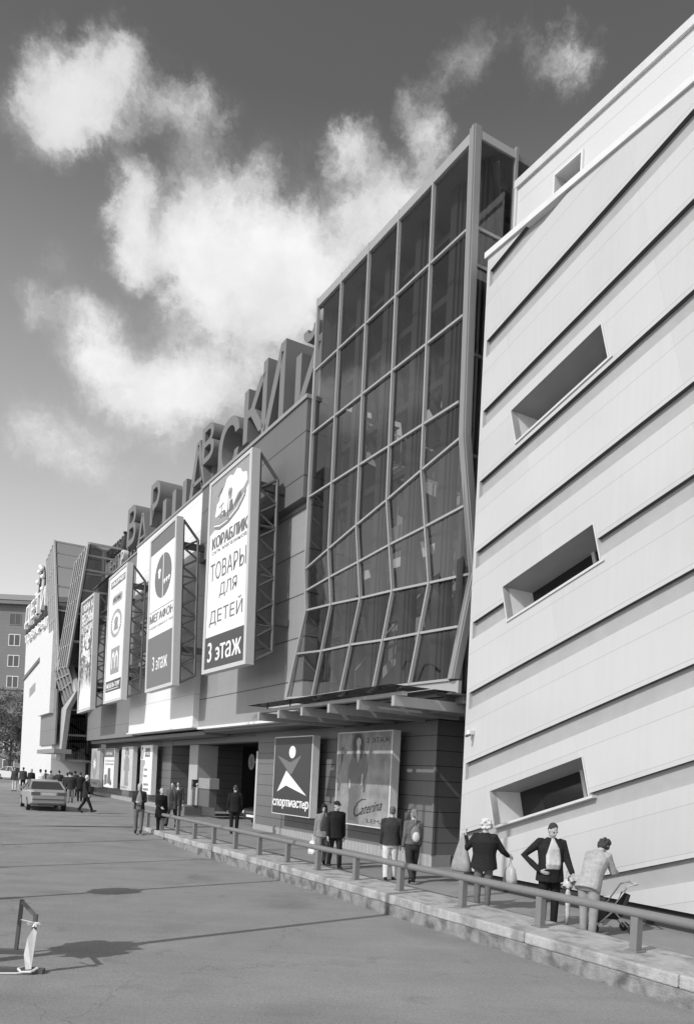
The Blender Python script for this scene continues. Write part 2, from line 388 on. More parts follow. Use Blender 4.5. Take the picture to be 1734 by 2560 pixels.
# ------------------------------------------------------------------ ground
def sheet(name, us, vs, zf, material, kind):
    b = MB(); n = len(vs)
    for u in us:
        for v in vs: b.v.append(tuple(fac(u, v, zf(u, v))))
    for i in range(len(us) - 1):
        for j in range(n - 1): b.f.append((i*n+j, i*n+j+1, (i+1)*n+j+1, (i+1)*n+j))
    o = link(name, b.mesh(name, smooth=True), material); tag(o, kind=kind); return o
def lin(a, b, n): return [a + (b-a)*i/n for i in range(n+1)]
sheet('road', [-900, -400, -200, -120] + lin(-90, 30, 60) + [80, 300, 900], [-900, -200, -60] + lin(-30, -3.42, 12) + [-2.0, 8, 60, 300, 900], lambda u, v: zroad(u) + (-.08 if v > -2.5 and u > -9 else 0) - .02 * (u < -14), m_asph, 'structure')
sheet('pavement', lin(-110, 30, 70), [-2.36, -1.2, 0, 1.3, 4, 9], lambda u, v: zwalk(u), m_walk, 'structure')
sheet('forecourt', lin(-110, -15.6, 48), lin(-7.5, -2.37, 4), lambda u, v: zwalk(u) + .004 - .02 * (v < -7), m_asph, 'structure')

# low kerb wall with its top slab
kw = ft('kerb_wall', 'long low rough concrete kerb wall between road and pavement under the metal rail', 'kerb', -4, -2.9, -.2)
us = lin(-14.9, 16, 12)
def kv(u): return -3.50 - .0 * u
b = MB()
for i, (u0, u1) in enumerate(zip(us[:-1], us[1:])):
    z = .2 - .004 * (i % 3); b.box(u0 + .006, u1 - .006, -3.5, -2.36, .03, z)
part(b, 'kerb_block', m_conc, kw, bevel=.025)
b = MB().box(-14.9, 16, -3.493, -2.40, -.4, .028); part(b, 'kerb_base', m_conc2, kw, label='darker stained lower course', bevel=.015)

# railing
gr = ft('guard_rail', 'grey tubular metal guard rail on square posts along the kerb wall', 'railing', -4, -3, .2)
def rv(u): return -2.98 + .012 * (u - 3) - .0006 * max(0, 3 - u) ** 2 * .6
pus = [7.19, 5.45, 3.61, 1.74, .1, -1.55, -3.1, -4.75, -6.35, -7.98, -9.6, -11.24, -12.89, -14.52]
pus = [10.8, 9.0] + pus
rl = [(u, rv(u), .70 + zwalk(u) * .6) for u in lin(-15.0, 14, 40)]
o = part(MB().path(rl, .062, 14), 'rail', m_rail, gr, smooth=True)
for u in (-12.1, -9.0, -6.0, -2.9, .9, 4.6, 8.1): part(MB().path([(u - .006, rv(u), .70 + zwalk(u)*.6), (u + .006, rv(u), .70 + zwalk(u)*.6)], .065, 14), 'rail_joint', m_rail, gr)
for u in pus: part(MB().box(u - .10, u + .10, rv(u) - .09, rv(u) + .09, .19, .213), 'base_plate', m_rail, gr); part(MB().box(u - .058, u + .058, rv(u) - .055, rv(u) + .055, .19, .65 + zwalk(u)*.6), 'post', m_rail, gr, bevel=.006)

# ------------------------------------------------------------------ white wing on the right
def clip(poly, a, b, c):
    out = []
    for i in range(len(poly)):
        p, q = poly[i], poly[(i + 1) % len(poly)]
        fp, fq = a*p[0] + b*p[1] - c, a*q[0] + b*q[1] - c
        if fp >= 0: out.append(p)
        if fp * fq < 0:
            t = fp / (fp - fq); out.append((p[0] + (q[0]-p[0])*t, p[1] + (q[1]-p[1])*t))
    return out
def PQ(u, z): return (u*E1[0] + z*E1[1], u*E2[0] + z*E2[1])
def UZ(p, q): return (p*E1[0] + q*E2[0], p*E1[1] + q*E2[1])
QS = 1.64 * cos(PHI)
ww = ft('mall_wing', 'tall white wing of the mall clad in slanting overlapping boards, right of the glass bay', 'building', -.3, 0, 0)
def wall_clad():
    D = .10; SL = .38; UL, UR, ZT, ZB = -.20, 15., 14.62, .34
    wins = WINS
    b = MB(); so = MB(); st = MB()
    q0 = 1.22 * cos(PHI)
    def emit(poly, d):
        # poly in p,q ; outline clipped to the wall
        for (a, bb, c) in ((E1[0], E2[0], UL), (-E1[0], -E2[0], -UR), (E1[1], E2[1], ZB), (-E1[1], -E2[1], -ZT)):
            if poly: poly = clip(poly, a, bb, c)
        if not poly or len(poly) < 3: return
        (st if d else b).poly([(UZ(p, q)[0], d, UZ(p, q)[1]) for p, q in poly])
    def edge(p0, p1, q, soffit):
        seg = [(p0, q), (p1, q)]
        # clip segment to wall
        lo, hi = p0, p1
        for (a, bb, c) in ((E1[0], E2[0], UL), (-E1[0], -E2[0], -UR), (E1[1], E2[1], ZB), (-E1[1], -E2[1], -ZT)):
            s = c - bb*q
            if a > 0: lo = max(lo, s / a)
            elif a < 0: hi = min(hi, s / a)
        if hi - lo < .01: return
        A, B_ = UZ(lo, q), UZ(hi, q)
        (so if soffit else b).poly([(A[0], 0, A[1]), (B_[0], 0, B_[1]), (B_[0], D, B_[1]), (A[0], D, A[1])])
    for k in range(-5, 10):
        ql, qh = q0 + k*QS, q0 + (k+1)*QS
        def cut(rects):
            for (a0, a1, c0, c1) in wins:
                nr = []
                for (x0, x1, y0, y1) in rects:
                    if a1 <= x0 or a0 >= x1 or c1 <= y0 or c0 >= y1: nr.append((x0, x1, y0, y1)); continue
                    if a0 > x0: nr.append((x0, a0, y0, y1))
                    if a1 < x1: nr.append((a1, x1, y0, y1))
                    if c0 > y0: nr.append((max(x0, a0), min(x1, a1), y0, c0))
                    if c1 < y1: nr.append((max(x0, a0), min(x1, a1), c1, y1))
                rects = nr
            return rects
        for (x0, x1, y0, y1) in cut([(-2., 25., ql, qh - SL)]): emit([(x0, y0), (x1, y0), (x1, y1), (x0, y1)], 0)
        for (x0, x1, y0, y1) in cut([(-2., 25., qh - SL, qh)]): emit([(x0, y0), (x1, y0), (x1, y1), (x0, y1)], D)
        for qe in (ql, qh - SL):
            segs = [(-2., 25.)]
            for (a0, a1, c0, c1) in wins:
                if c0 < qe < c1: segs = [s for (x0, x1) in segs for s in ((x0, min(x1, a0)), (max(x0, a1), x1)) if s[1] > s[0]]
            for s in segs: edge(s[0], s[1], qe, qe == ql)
    # left border strip, its inner return, and the body behind
    b.box(-.30, UL, 0, .5, ZB, ZT)
    part(b, 'board_cladding', m_board, ww); part(so, 'groove_soffit', g_(.07, .6), ww); part(st, 'groove_shade_strip', g_(.37, .55), ww)  # groove backs are painted grey to stand in for shade in the slots
WINS = []
for (tl, tr, br, bl) in (((1160,932),(1360,736),(1382,805),(1172,1005)), ((1142,1332),(1342,1189),(1364,1268),(1151,1409)), ((1113,1799),(1317,1713),(1337,1800),(1122,1880))):
    q = [PQ(*pv(x * 1.1017, y * 1.1017, 0)) for x, y in (tl, tr, br, bl)]
    WINS.append(((q[0][0]+q[3][0])/2, (q[1][0]+q[2][0])/2, (q[2][1]+q[3][1])/2, (q[0][1]+q[1][1])/2))
wall_clad()
part(MB().box(-.28, 15, .9, 8, .0, 14.6), 'wall_core', m_board, ww)
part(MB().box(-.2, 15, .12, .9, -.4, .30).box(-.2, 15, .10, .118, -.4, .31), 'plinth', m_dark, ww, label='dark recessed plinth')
part(MB().box(-.36, 15, -.06, 1.2, 14.62, 14.76), 'coping', g_(.7, .5), ww)
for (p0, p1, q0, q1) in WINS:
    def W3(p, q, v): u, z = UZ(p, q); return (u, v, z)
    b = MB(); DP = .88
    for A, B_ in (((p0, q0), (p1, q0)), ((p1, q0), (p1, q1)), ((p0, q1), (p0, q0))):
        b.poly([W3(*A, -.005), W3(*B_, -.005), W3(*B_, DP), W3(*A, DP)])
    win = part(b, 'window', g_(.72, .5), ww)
    part(MB().poly([W3(p0, q1, -.005), W3(p1, q1, -.005), W3(p1, q1, DP), W3(p0, q1, DP)]), 'shaded_lintel', g_(.26, .5), win)  # top of the reveal in darker grey, its shade put into the colour
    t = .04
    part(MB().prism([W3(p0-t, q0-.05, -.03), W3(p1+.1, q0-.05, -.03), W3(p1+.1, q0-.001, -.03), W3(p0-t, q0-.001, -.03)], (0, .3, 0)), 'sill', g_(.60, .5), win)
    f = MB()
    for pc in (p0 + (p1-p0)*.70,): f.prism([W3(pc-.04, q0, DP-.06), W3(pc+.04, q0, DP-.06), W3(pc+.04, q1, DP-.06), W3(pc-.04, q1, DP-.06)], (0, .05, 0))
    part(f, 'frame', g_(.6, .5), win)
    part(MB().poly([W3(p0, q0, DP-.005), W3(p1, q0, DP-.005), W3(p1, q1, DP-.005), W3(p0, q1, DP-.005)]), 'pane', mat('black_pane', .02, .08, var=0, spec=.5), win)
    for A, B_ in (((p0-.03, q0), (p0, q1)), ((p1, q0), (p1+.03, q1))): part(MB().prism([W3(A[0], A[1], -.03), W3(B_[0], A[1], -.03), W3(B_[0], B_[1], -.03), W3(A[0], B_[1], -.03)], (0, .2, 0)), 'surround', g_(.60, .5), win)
# set-back upper storey
ZU = pv(1295.5, 463.7, 1.0)[1]; UU = -.55
b = MB()
wl, wr = pv(1388, 490, 1.0), pv(1455, 405, 1.0)
w0, w1 = wl[0], wr[0]; zt = ZU - .62; zb = zt - .62
b.box(UU, w0, 1.0, 8, 14.3, ZU); b.box(w1, 15, 1.0, 8, 14.3, ZU); b.box(w0, w1, 1.0, 8, zt, ZU); b.box(w0, w1, 1.0, 8, 14.3, zb); b.box(w0, w1, 1.5, 8, zb, zt)
part(b, 'upper_wall', m_white, ww)
part(MB().box(UU - .05, 15, .93, .997, ZU - .07, ZU + .12).box(UU - .05, 15, .997, 8, ZU + .02, ZU + .118), 'upper_coping', g_(.60, .5), ww)
part(MB().box(UU - .04, UU + .03, .94, .998, 14.76, ZU), 'corner_trim', g_(.6, .5), ww)
b = MB()
t = .05
b.box(w0 - t, w0, .94, .998, zb - t, zt + t).box(w1, w1 + t, .94, .998, zb - t, zt + t).box(w0, w1, .94, .998, zt, zt + t).box(w0, w1, .94, .998, zb - t, zb)
wn = part(b, 'window', g_(.7, .5), ww)
part(MB().box(w0 + .002, w1 - .002, 1.44, 1.49, zb + .002, zt - .002), 'pane', g_(.14, .2), wn)
q = pv(1174, 1832, -.1)
wc = ft('security_camera', 'small white security camera fixed low on the white board wall by its left edge', 'camera', q[0], -.02, q[1])
part(MB().box(q[0]-.05, q[0]+.05, -.16, -.005, q[1]-.04, q[1]+.06), 'housing', g_(.75, .4), wc, bevel=.01)
part(MB().path([(q[0]+.03, -.12, q[1]-.05), (q[0]+.03, -.24, q[1]-.09)], .03, 8), 'lens', m_darkm, wc)

# ------------------------------------------------------------------ main block of the mall
mb_ = ft('mall_building', 'long grey and white main block of the mall behind the banners, open garage entrance below', 'building', -19, 0, 0)
part(MB().box(-42.2, -29.95, .0, 6, 4.2, 14.72), 'left_facade', m_greyleft, mb_)
part(MB().box(-29.95, -19.05, -.25, 6, 4.34, 14.74), 'white_facade', m_midwhite, mb_)
part(MB().box(-19.05, -8.95, .02, 6, 4.30, 11.50), 'lower_facade', m_greylit, mb_)
part(MB().box(-19.05, -8.95, -.3, 6, 11.503, 14.74), 'upper_facade', m_greyup, mb_)
part(MB().box(-42.25, -29.95, -.06, 1, 14.72, 14.82).box(-29.95, -19.05, -.31, 1, 14.74, 14.84).box(-19.05, -8.9, -.36, 1, 14.74, 14.87), 'coping', g_(.3, .5), mb_)
part(MB().box(-30.1, -18.9, -.33, .3, 4.27, 4.338).box(-18.9, -8.6, -.08, .3, 4.20, 4.298), 'lower_trim', g_(.78, .5), mb_)
part(MB().box(-42.2, -18.95, .3, 1.39, 4.0, 4.17).box(-19.2, -.4, .3, 1.39, 4.10, 4.19), 'soffit', g_(.22, .6), mb_)
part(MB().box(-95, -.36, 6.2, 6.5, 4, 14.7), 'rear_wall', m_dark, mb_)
# windows between the banners
for (x0, x1, ya, yb) in ((345, 374, 1483, 1512), (343, 371, 1572, 1598), (351, 368, 1650, 1676)):
    l = pv(x0, yb, -.25); r_ = pv(x1 + 4, ya, -.25); zc = l[1]
    b = MB().box(-28.6, -23.2, -.252, -.2, zc, zc + .95); w = part(b, 'window', g_(.2, .4), mb_)
    part(MB().box(-28.52, -23.28, -.262, -.2535, zc + .07, zc + .88), 'pane', mat('black_pane', .02, .08, var=0), w)
# ground floor
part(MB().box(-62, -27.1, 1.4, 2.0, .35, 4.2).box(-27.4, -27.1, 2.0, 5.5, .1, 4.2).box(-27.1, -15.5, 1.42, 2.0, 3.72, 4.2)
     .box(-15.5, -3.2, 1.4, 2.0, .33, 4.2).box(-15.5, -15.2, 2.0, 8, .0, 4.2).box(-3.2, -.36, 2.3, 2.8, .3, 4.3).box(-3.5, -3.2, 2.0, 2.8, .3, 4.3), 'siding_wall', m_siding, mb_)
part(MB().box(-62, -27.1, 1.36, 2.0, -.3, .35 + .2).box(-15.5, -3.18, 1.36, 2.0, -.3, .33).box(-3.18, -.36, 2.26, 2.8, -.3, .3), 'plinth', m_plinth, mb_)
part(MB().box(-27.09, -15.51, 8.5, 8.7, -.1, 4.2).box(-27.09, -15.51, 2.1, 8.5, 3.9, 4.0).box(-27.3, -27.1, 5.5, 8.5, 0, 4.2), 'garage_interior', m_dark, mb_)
part(MB().box(-24.6, -23.3, 1.55, 2.6, 0, 3.71), 'entrance_column', g_(.42, .6), mb_, bevel=.01)
part(MB().box(-15.58, -15.44, 1.37, 1.399, .1, 3.3), 'corner_guard', g_(.6, .4), mb_)
part(MB().path([(-27.0, 1.395, 3.95), (-16, 1.395, 3.95)], .03, 6), 'trim_rail', m_siding, mb_); part(MB().box(-3.24, -3.17, 1.33, 1.40, .33, 4.1), 'corner_trim', m_siding, mb_)
# lamp tube and gate light inside the garage
part(MB().bar((-19.9, 4.6, 2.0), (-18.4, 4.6, 2.34), .1, .12), 'boom_tip', g_(.75, .4), mb_)
part(MB().box(-21.2, -20.9, 5.9, 6.0, 2.5, 2.85), 'wall_lamp', g_(.5, .4), mb_)

# number sign at the right jamb of the entrance
q = pv(320 + 1430/4.63, 1780 + 578/4.63, 1.9)
ns = ft('number_sign', 'round grey plate with the number 5 at the right jamb of the garage entrance', 'sign', -16.0, 2.4, 2.9)
cu_, cz_ = pv(320 + 1428/4.63, 1780 + 578/4.63, 2.4)
part(MB().disc((cu_, 2.40, cz_), (.36, .36), th=.03), 'plate', g_(.12, .5), ns)
b = MB(); put_text(b, '5', lambda a, c: (cu_ - .02 + a, 2.39, cz_ + c), -.08, .16, -.17, .17, offset=.01); part(b, 'numeral', g_(.03, .5), ns)
part(MB().bar((cu_ + .3, 2.42, cz_), (-15.45, 2.42, cz_), .05, .05), 'bracket', m_steel, ns)

# barrier machine island in the entrance
px = lambda x, y: (320 + x/4.63, 1780 + y/4.63)
isl = ft('kerb_island', 'grey concrete island with dark side panel in the garage entrance', 'traffic island', -24, 1.2, zwalk(-24))
A = ground(*px(650, 1200)); B2 = ground(*px(915, 1200)); zi = zwalk(A[0])
uA, vA = A; uB = B2[0]
part(MB().box(uA, uB, vA, vA + .9, zi - .1, zi + .46), 'base', g_(.16, .8), isl, bevel=.01)
part(MB().box(uA - .08, uB + .1, vA - .04, vA + .95, zi + .461, zi + .53), 'top_slab', m_conc, isl)
tm = ft('ticket_machine', 'grey ticket machine wrapped in tape standing on the island in the entrance', 'ticket machine', uB - .9, vA + .4, zi + .53)
z0 = zi + .53; c0 = pv(*px(815, 1110), vA + .45)[0]; c1 = pv(*px(930, 1110), vA + .45)[0]; zt_ = pv(*px(870, 765), vA + .45)[1]
part(MB().box(c0, c1, vA + .45, vA + .85, z0 + .002, z0 + (zt_ - z0) * .62), 'pedestal', g_(.13, .6), tm, bevel=.02)
part(MB().box(c0 - .02, c1 + .12, vA + .40, vA + .9, z0 + (zt_ - z0) * .62, zt_), 'wrapped_head', mat('wrapping', .30, .5, var=.2, scale=6), tm, bevel=.03)
tl = ft('signal_post', 'slim post with two stacked lamps beside the entrance column', 'signal post', c0 - 1.2, vA + .4, z0)
su = pv(*px(742, 1100), vA + .4)[0]; zz = pv(*px(742, 780), vA + .4)[1]
part(MB().box(su - .1, su + .1, vA + .35, vA + .5, z0 + .002, z0 + (zz - z0) * .68), 'post', g_(.3, .5), tl)
hd = part(MB().box(su - .14, su + .14, vA + .36, vA + .6, z0 + (zz - z0) * .69, zz), 'signal_head', m_dark, tl, bevel=.01)
part(MB().disc((su, vA + .34, zz - .18), (.09, .09), th=.03).disc((su, vA + .34, zz - .42), (.09, .09), th=.03), 'lens', g_(.12, .3), hd)
gp = pv(*px(795, 1100), vA + .55)[0]
gb = ft('gate_post', 'thin pale gate post with round top between signal and ticket machine', 'post', gp, vA + .55, z0)
part(MB().path([(gp, vA + .55, z0 + .002), (gp, vA + .55, z0 + .95)], .05, 8), 'shaft', g_(.45, .5), gb)
part(MB().ell((gp, vA + .55, z0 + 1.02), (.09, .09, .08)), 'cap', g_(.4, .5), gb, smooth=True)

# ------------------------------------------------------------------ glass bay
VB = -.1
c1 = lambda x, y: (700 + x/2.6233, 300 + y/2.6233)
c2 = lambda x, y: (640 + x/2.6233, 1000 + y/2.6233)
COLU = [-8.86, -7.28, -5.66, -4.09, -2.50, -.98]
def row_flat(z): return [(u, VB, z) for u in COLU]
def row_px(pts, vs): return [(pv(*c2(*p), v)[0], v, pv(*c2(*p), v)[1]) for p, v in zip(pts, vs)]
lv = [VB + d for d in (.12, .22, .32, .42, .5, .58)]
rows = [row_flat(17.72), row_flat(15.65), row_flat(13.58), row_flat(11.5),
        row_px([(328,1110),(482,975),(665,820),(865,655),(1092,460),(1350,245)], [VB]*6),
        row_px([(335,1250),(490,1160),(680,1060),(880,950),(1117,830),(1380,690)], [VB + (a - VB)*.5 for a in lv]),
        row_px([(335,1380),(497,1340),(690,1300),(900,1250),(1140,1200),(1415,1140)], lv),
        row_px([(270,1665),(435,1645),(625,1605),(835,1575),(1075,1530),(1340,1485)], [VB + (a - VB)*.5 for a in lv]),
        row_px([(205,1955),(375,1945),(560,1915),(775,1890),(1010,1865),(1275,1835)], [VB]*6)]
bay = ft('glass_bay', 'tall folded glass stair bay with pale mullions between the banners and the white wing', 'glass bay', -5, 0, 4.8)
b = MB()
for i in range(8):
    for j in range(5):
        p = [rows[i][j], rows[i][j+1], rows[i+1][j+1], rows[i+1][j]]
        b.poly([(q[0], q[1] + .02, q[2]) for q in p])
part(b, 'glazing', m_glass, bay)
for j in range(6):
    b = MB(); w = .058 if 0 < j < 5 else .10
    pts = [(rows[0][j][0], VB, 18.0)] + [rows[i][j] for i in (0, 4, 6, 8)]
    for p, q in zip(pts[:-1], pts[1:]): b.bar((p[0], p[1]-.02, p[2]), (q[0], q[1]-.02, q[2]), .1, w, (1, 0, 0))
    part(b, 'mullion', m_alu, bay)
for i in range(1, 9):
    b = MB()
    for j in range(5):
        p, q = rows[i][j], rows[i][j+1]; b.bar((p[0], p[1]-.01, p[2]), (q[0], q[1]-.01, q[2]), .08, .06)
    part(b, 'transom', m_alu, bay)
# right corner pier following the fold
pier = [(-.98, VB, 18.02)] + [rows[i][5] for i in (4, 6, 8)]
b = MB()
for k, (p, q) in enumerate(zip(pier[:-1], pier[1:])):
    for (o0, o1, d0, d1) in ((.01, .10, -.11, .08), (.104, .195, -.13, .08), (.20, .235, -.10, .08)):
        b.add([(p[0]+o0, p[1]+d0, p[2]), (p[0]+o1, p[1]+d0, p[2]), (p[0]+o1, p[1]+d1, p[2]), (p[0]+o0, p[1]+d1, p[2]),
               (q[0]+o0, q[1]+d0, q[2]), (q[0]+o1, q[1]+d0, q[2]), (q[0]+o1, q[1]+d1, q[2]), (q[0]+o0, q[1]+d1, q[2])],
              [(0,1,2,3),(7,6,5,4),(0,4,5,1),(1,5,6,2),(2,6,7,3),(3,7,4,0)])
part(b, 'corner_pier', m_alu2, bay)
part(MB().poly([(-.77, VB + .08, 17.72), (-.77, 1.05, 17.72), (-.77, 1.05, 14.9), (-.77, .7, 14.9), (-.77, .7, 5), (-.77, VB + .08, 5)]), 'side_glazing', m_glass, bay)
for z in (15.6, 14.72, 12.6, 10.2): part(MB().bar((-.755, VB + .08, z), (-.755, 1.05 if z > 14.6 else .7, z), .05, .07), 'side_transom', m_alu2, bay)
b = MB().bar((-.75, 1.08, 14.76), (-.75, 1.08, 18.0), .08, .08, (1, 0, 0))
part(b, 'corner_post', m_alu2, bay)
part(MB().box(-8.93, -.95, -.16, .0, 17.72, 17.98).box(-.80, -.73, 0, 1.1, 17.72, 17.9), 'top_fascia', m_alu, bay)
part(MB().box(-8.9, -.80, .01, 5.5, 17.78, 17.93), 'roof_slab', m_steel, bay)
bp = rows[8]
part(MB().prism([(bp[0][0], VB, bp[0][2]-.04), (bp[5][0]+.3, VB, bp[5][2]-.04), (bp[5][0]+.3, VB, 4.42), (bp[0][0] + .1, VB, 4.50)], (0, .1, 0)), 'sill_panel', m_alu, bay)
# inside: columns, beams, braces, stair flights, back wall
for j in range(6):
    u = COLU[j] + .1 if j < 5 else COLU[j] - .45
    part(MB().box(u - .02, u + .24, .40, .80, 4.6, 17.7).box(u + .27, u + .36, .45, .75, 4.6, 17.7).box(u + .4, u + .46, .5, .6, 4.6, 17.7), 'inner_column', mat('inner_steel', .035, .5, var=.1), bay)
b = MB()
for z in (16.9, 15.2, 13.0, 11.1, 9.0, 6.9):
    b.box(-8.8, -.82, .73, .9, z, z + .18)
for j in range(5):
    u0, u1 = COLU[j] + .36, COLU[j+1] + .1
    b.bar((u0, .6, 17.5), (u1, 2.6, 15.2), .2, .24); b.bar((u1, .6, 17.5), (u0 + .3, 2.2, 12.6), .18, .22)
    b.bar((u0, .55, 17.55), (u0, 4.5, 17.55), .18, .22)
    b.bar((u0, .7, 8.9), (u1, .7, 5.2) if j % 2 else (u1, .7, 6.9), .16, .2)
    b.bar((u0, .9, 13.0 if j % 2 else 11.2), (u1, .9, 11.2 if j % 2 else 9.1), .2, .22)
part(b, 'inner_brace', mat('inner_steel', .05), bay)
b = MB()
for k, (z0_, z1_, ua, ub) in enumerate(((5.0, 7.0, -8.4, -4.6), (7.0, 9.2, -4.6, -1.2), (9.2, 11.2, -1.2, -4.8), (11.2, 13.3, -4.8, -8.4))):
    b.prism([(ua, 1.7, z0_), (ub, 1.7, z1_), (ub, 1.7, z1_ - .35), (ua, 1.7, z0_ - .35)], (0, 1.0, 0))
    b.bar((ua, 1.68, z0_ + .95), (ub, 1.68, z1_ + .95), .05, .06)
    for t in range(6): 
        uu, zz2 = ua + (ub-ua)*t/5, z0_ + (z1_-z0_)*t/5; b.bar((uu, 1.68, zz2), (uu, 1.68, zz2 + .95), .03, .03)
part(b, 'stair_flight', g_(.32, .6), bay)
b = MB()
for (ua, ub, z0_, z1_) in ((-8.8, -7.4, 9.6, 11.0), (-6.2, -5.0, 9.9, 12.2), (-3.4, -2.0, 10.2, 13.1), (-2.6, -.9, 12.0, 13.6), (-3.3, -1.2, 6.9, 8.4), (-6.5, -5.2, 5.2, 7.2), (-4.6, -3.6, 13.6, 14.6), (-8.3, -7.0, 5.6, 7.4)):
    b.box(ua, ub, 2.9, 3.05, z0_, z1_)
part(b, 'inner_panel', g_(.20, .6), bay)
part(MB().box(-8.8, -.82, 3.3, 3.5, 4.6, 14.7), 'inner_wall', mat('inner_wall', .30, .8, var=.15, scale=.8), bay)
b = MB()
for z in (4.45, 9.1, 13.3): b.box(-8.8, -.82, 2.0, 3.28, z, z + .3)
part(b, 'floor_slab', m_lit, bay)
part(MB().box(-8.9, -.45, .05, 2.0, 4.22, 4.41), 'bottom_slab', m_steel, bay)
part(MB().box(-8.86, -.82, 4.8, 5.0, 14.8, 17.79).box(-8.92, -8.86, .1, 4.8, 14.9, 17.79), 'rear_glazing', g_(.16, .4), bay)

# ------------------------------------------------------------------ glass canopy on steel beams
can = ft('glass_canopy', 'pale steel beam canopy with glass sheets below the folded glass bay', 'canopy', -4.5, -1.7, 4.2)
for u in (-8.44, -6.97, -5.44, -3.87, -2.36, -.80):
    part(MB().box(u - .06, u + .06, -1.72, 1.39, 4.02, 4.26), 'beam', m_beam, can, bevel=.008)
part(MB().box(-8.6, -.62, -1.60, -1.44, 4.262, 4.36).box(-8.6, -.62, .5, .6, 4.262, 4.33), 'front_tube', m_beam, can, bevel=.01)
for k in range(5):
    u0 = -8.75 + k*1.64; part(MB().box(u0, u0 + 1.62, -1.95, -.86, 4.47, 4.482), 'glass_sheet', m_glassc, can); part(MB().box(u0, u0 + 1.62, -.74, 1.0, 4.47, 4.482), 'glass_sheet', m_glassc, can)
b = MB()
for u in (-8.2, -6.6, -5.0, -3.3, -1.7, -.9):
    for v in (-1.52, .55): b.path([(u, v, 4.36 if v < 0 else 4.33), (u, v, 4.50)], .02, 6); b.bar((u - .1, v, 4.44), (u + .1, v, 4.44), .02, .02)
part(b, 'glass_fitting', m_darkm, can)
part(MB().box(-1.0, -.42, -.35, .3, 4.40, 4.44).box(-.9, -.8, -.2, .2, 4.29, 4.40), 'end_plate', m_darkm, can)

# ------------------------------------------------------------------ hanging banners
c480 = lambda x, y: (480 + x/3.747, 1080 + y/3.747)
c200 = lambda x, y: (200 + x/3.873, 1200 + y/3.873)
VF = -1.55
def banner(label, corners):
    tl, tr, br, bl = [pv(*c, VF) for c in corners]
    def P(a, b, d=0):
        return ((bl[0]*(1-a) + br[0]*a)*(1-b) + (tl[0]*(1-a) + tr[0]*a)*b, VF - d, (bl[1]*(1-a) + br[1]*a)*(1-b) + (tl[1]*(1-a) + tr[1]*a)*b)
    t = ft('facade_banner', label, 'banner', (bl[0]+br[0])/2, VF, bl[1], 'tall advertising banners hung on the facade')
    def rect(mb, a0, a1, b0, b1, d=.006, th=.005): return mb.prism([P(a0, b0, d), P(a1, b0, d), P(a1, b1, d), P(a0, b1, d)], (0, th, 0))
    part(MB().prism([P(0.01, .005, -.01), P(.99, .005, -.01), P(.99, .995, -.01), P(.01, .995, -.01)], (0, .24, 0)), 'light_box', m_frame, t)
    part(rect(MB(), .05, .95, .02, .982, .008, .015), 'panel', m_paper, t)
    f = MB(); rect(f, 0, .05, 0, 1, .05, .30); rect(f, .95, 1, 0, 1, .05, .30); rect(f, .05, .95, 0, .02, .05, .30); rect(f, .05, .95, .982, 1, .05, .30)
    part(f, 'frame', m_frame, t)
    # lattice behind both edges and arms to the wall
    for a in (.04, .985):
        g = MB(); q = lambda bb, v: (P(a, bb)[0], v, P(a, bb)[2])
        g.path([q(.07, -.62), q(.88, -.62)], .065, 6); g.path([q(.02, VF + .27), q(.985, VF + .27)], .065, 6)
        g.path([q(.985, VF + .27), q(.88, -.62)], .06, 6); g.path([q(.02, VF + .27), q(.07, -.62)], .06, 6)
        ns_ = 7
        for k in range(ns_):
            b0, b1 = .07 + .81*k/ns_, .07 + .81*(k+1)/ns_
            g.path([q(b0, -.62), q((b0 + b1)/2, VF + .27)], .048, 5); g.path([q((b0 + b1)/2, VF + .27), q(b1, -.62)], .048, 5)
            if k % 2: g.path([q(b0, -.62), q(b0, VF + .27)], .042, 5)
        part(g, 'lattice', m_darkm, t)
    for bb in (.22, .84):
        for a in (.08, .95):
            p = P(a, bb); part(MB().box(p[0]-.09, p[0]+.09, VF + .28, -.02, p[2]-.13, p[2]+.13), 'support_arm', m_darkm, t)
    return t, P, rect
def words(t, P, body, a0, a1, b0, b1, m, off=.012, shear=0, d=.016, name='lettering', slope=0):
    mb = MB(); put_text(mb, body, lambda a, b: P(a, b, d), a0, a1, b0, b1, slope, off, shear); return part(mb, name, m, t)
def shape(t, P, polys, m, name, d=.012):
    mb = MB()
    for pl in polys: mb.prism([P(a, b, d) for a, b in pl], (0, .005, 0))
    return part(mb, name, m, t)
def oval(ca, cb, ra, rb, n=24, t0=0, t1=2*pi): return [(ca + ra*cos(t0 + (t1-t0)*k/n), cb + rb*sin(t0 + (t1-t0)*k/n)) for k in range(n)]
# children's goods banner with a sailing ship
t, P, rect = banner('widest banner, a sailing ship above the words for children\'s goods, nearest the glass bay', [c480(*q) for q in ((178,490),(578,142),(512,2172),(100,2275))])
part(rect(MB(), .05, .95, .022, .185, .012), 'dark_field', m_ink, t)
words(t, P, '3 этаж', .12, .88, .055, .155, m_paper, .012, d=.02)
words(t, P, 'ДЕТЕЙ', .12, .88, .235, .335, m_ink2, .004); words(t, P, 'ДЛЯ', .34, .74, .365, .44, m_ink2, .004); words(t, P, 'ТОВАРЫ', .10, .92, .47, .56, m_ink2, .004)
words(t, P, 'КОРАБЛИК', .12, .93, .635, .695, m_ink2, .02); words(t, P, 'сеть магазинов', .12, .92, .607, .624, m_ink2, .0)
shape(t, P, [[(.05,.72),(.2,.74),(.35,.735),(.55,.75),(.8,.80),(.93,.85),(.95,.84),(.95,.98),(.05,.98)]], g_(.33, .5), 'sky_field')
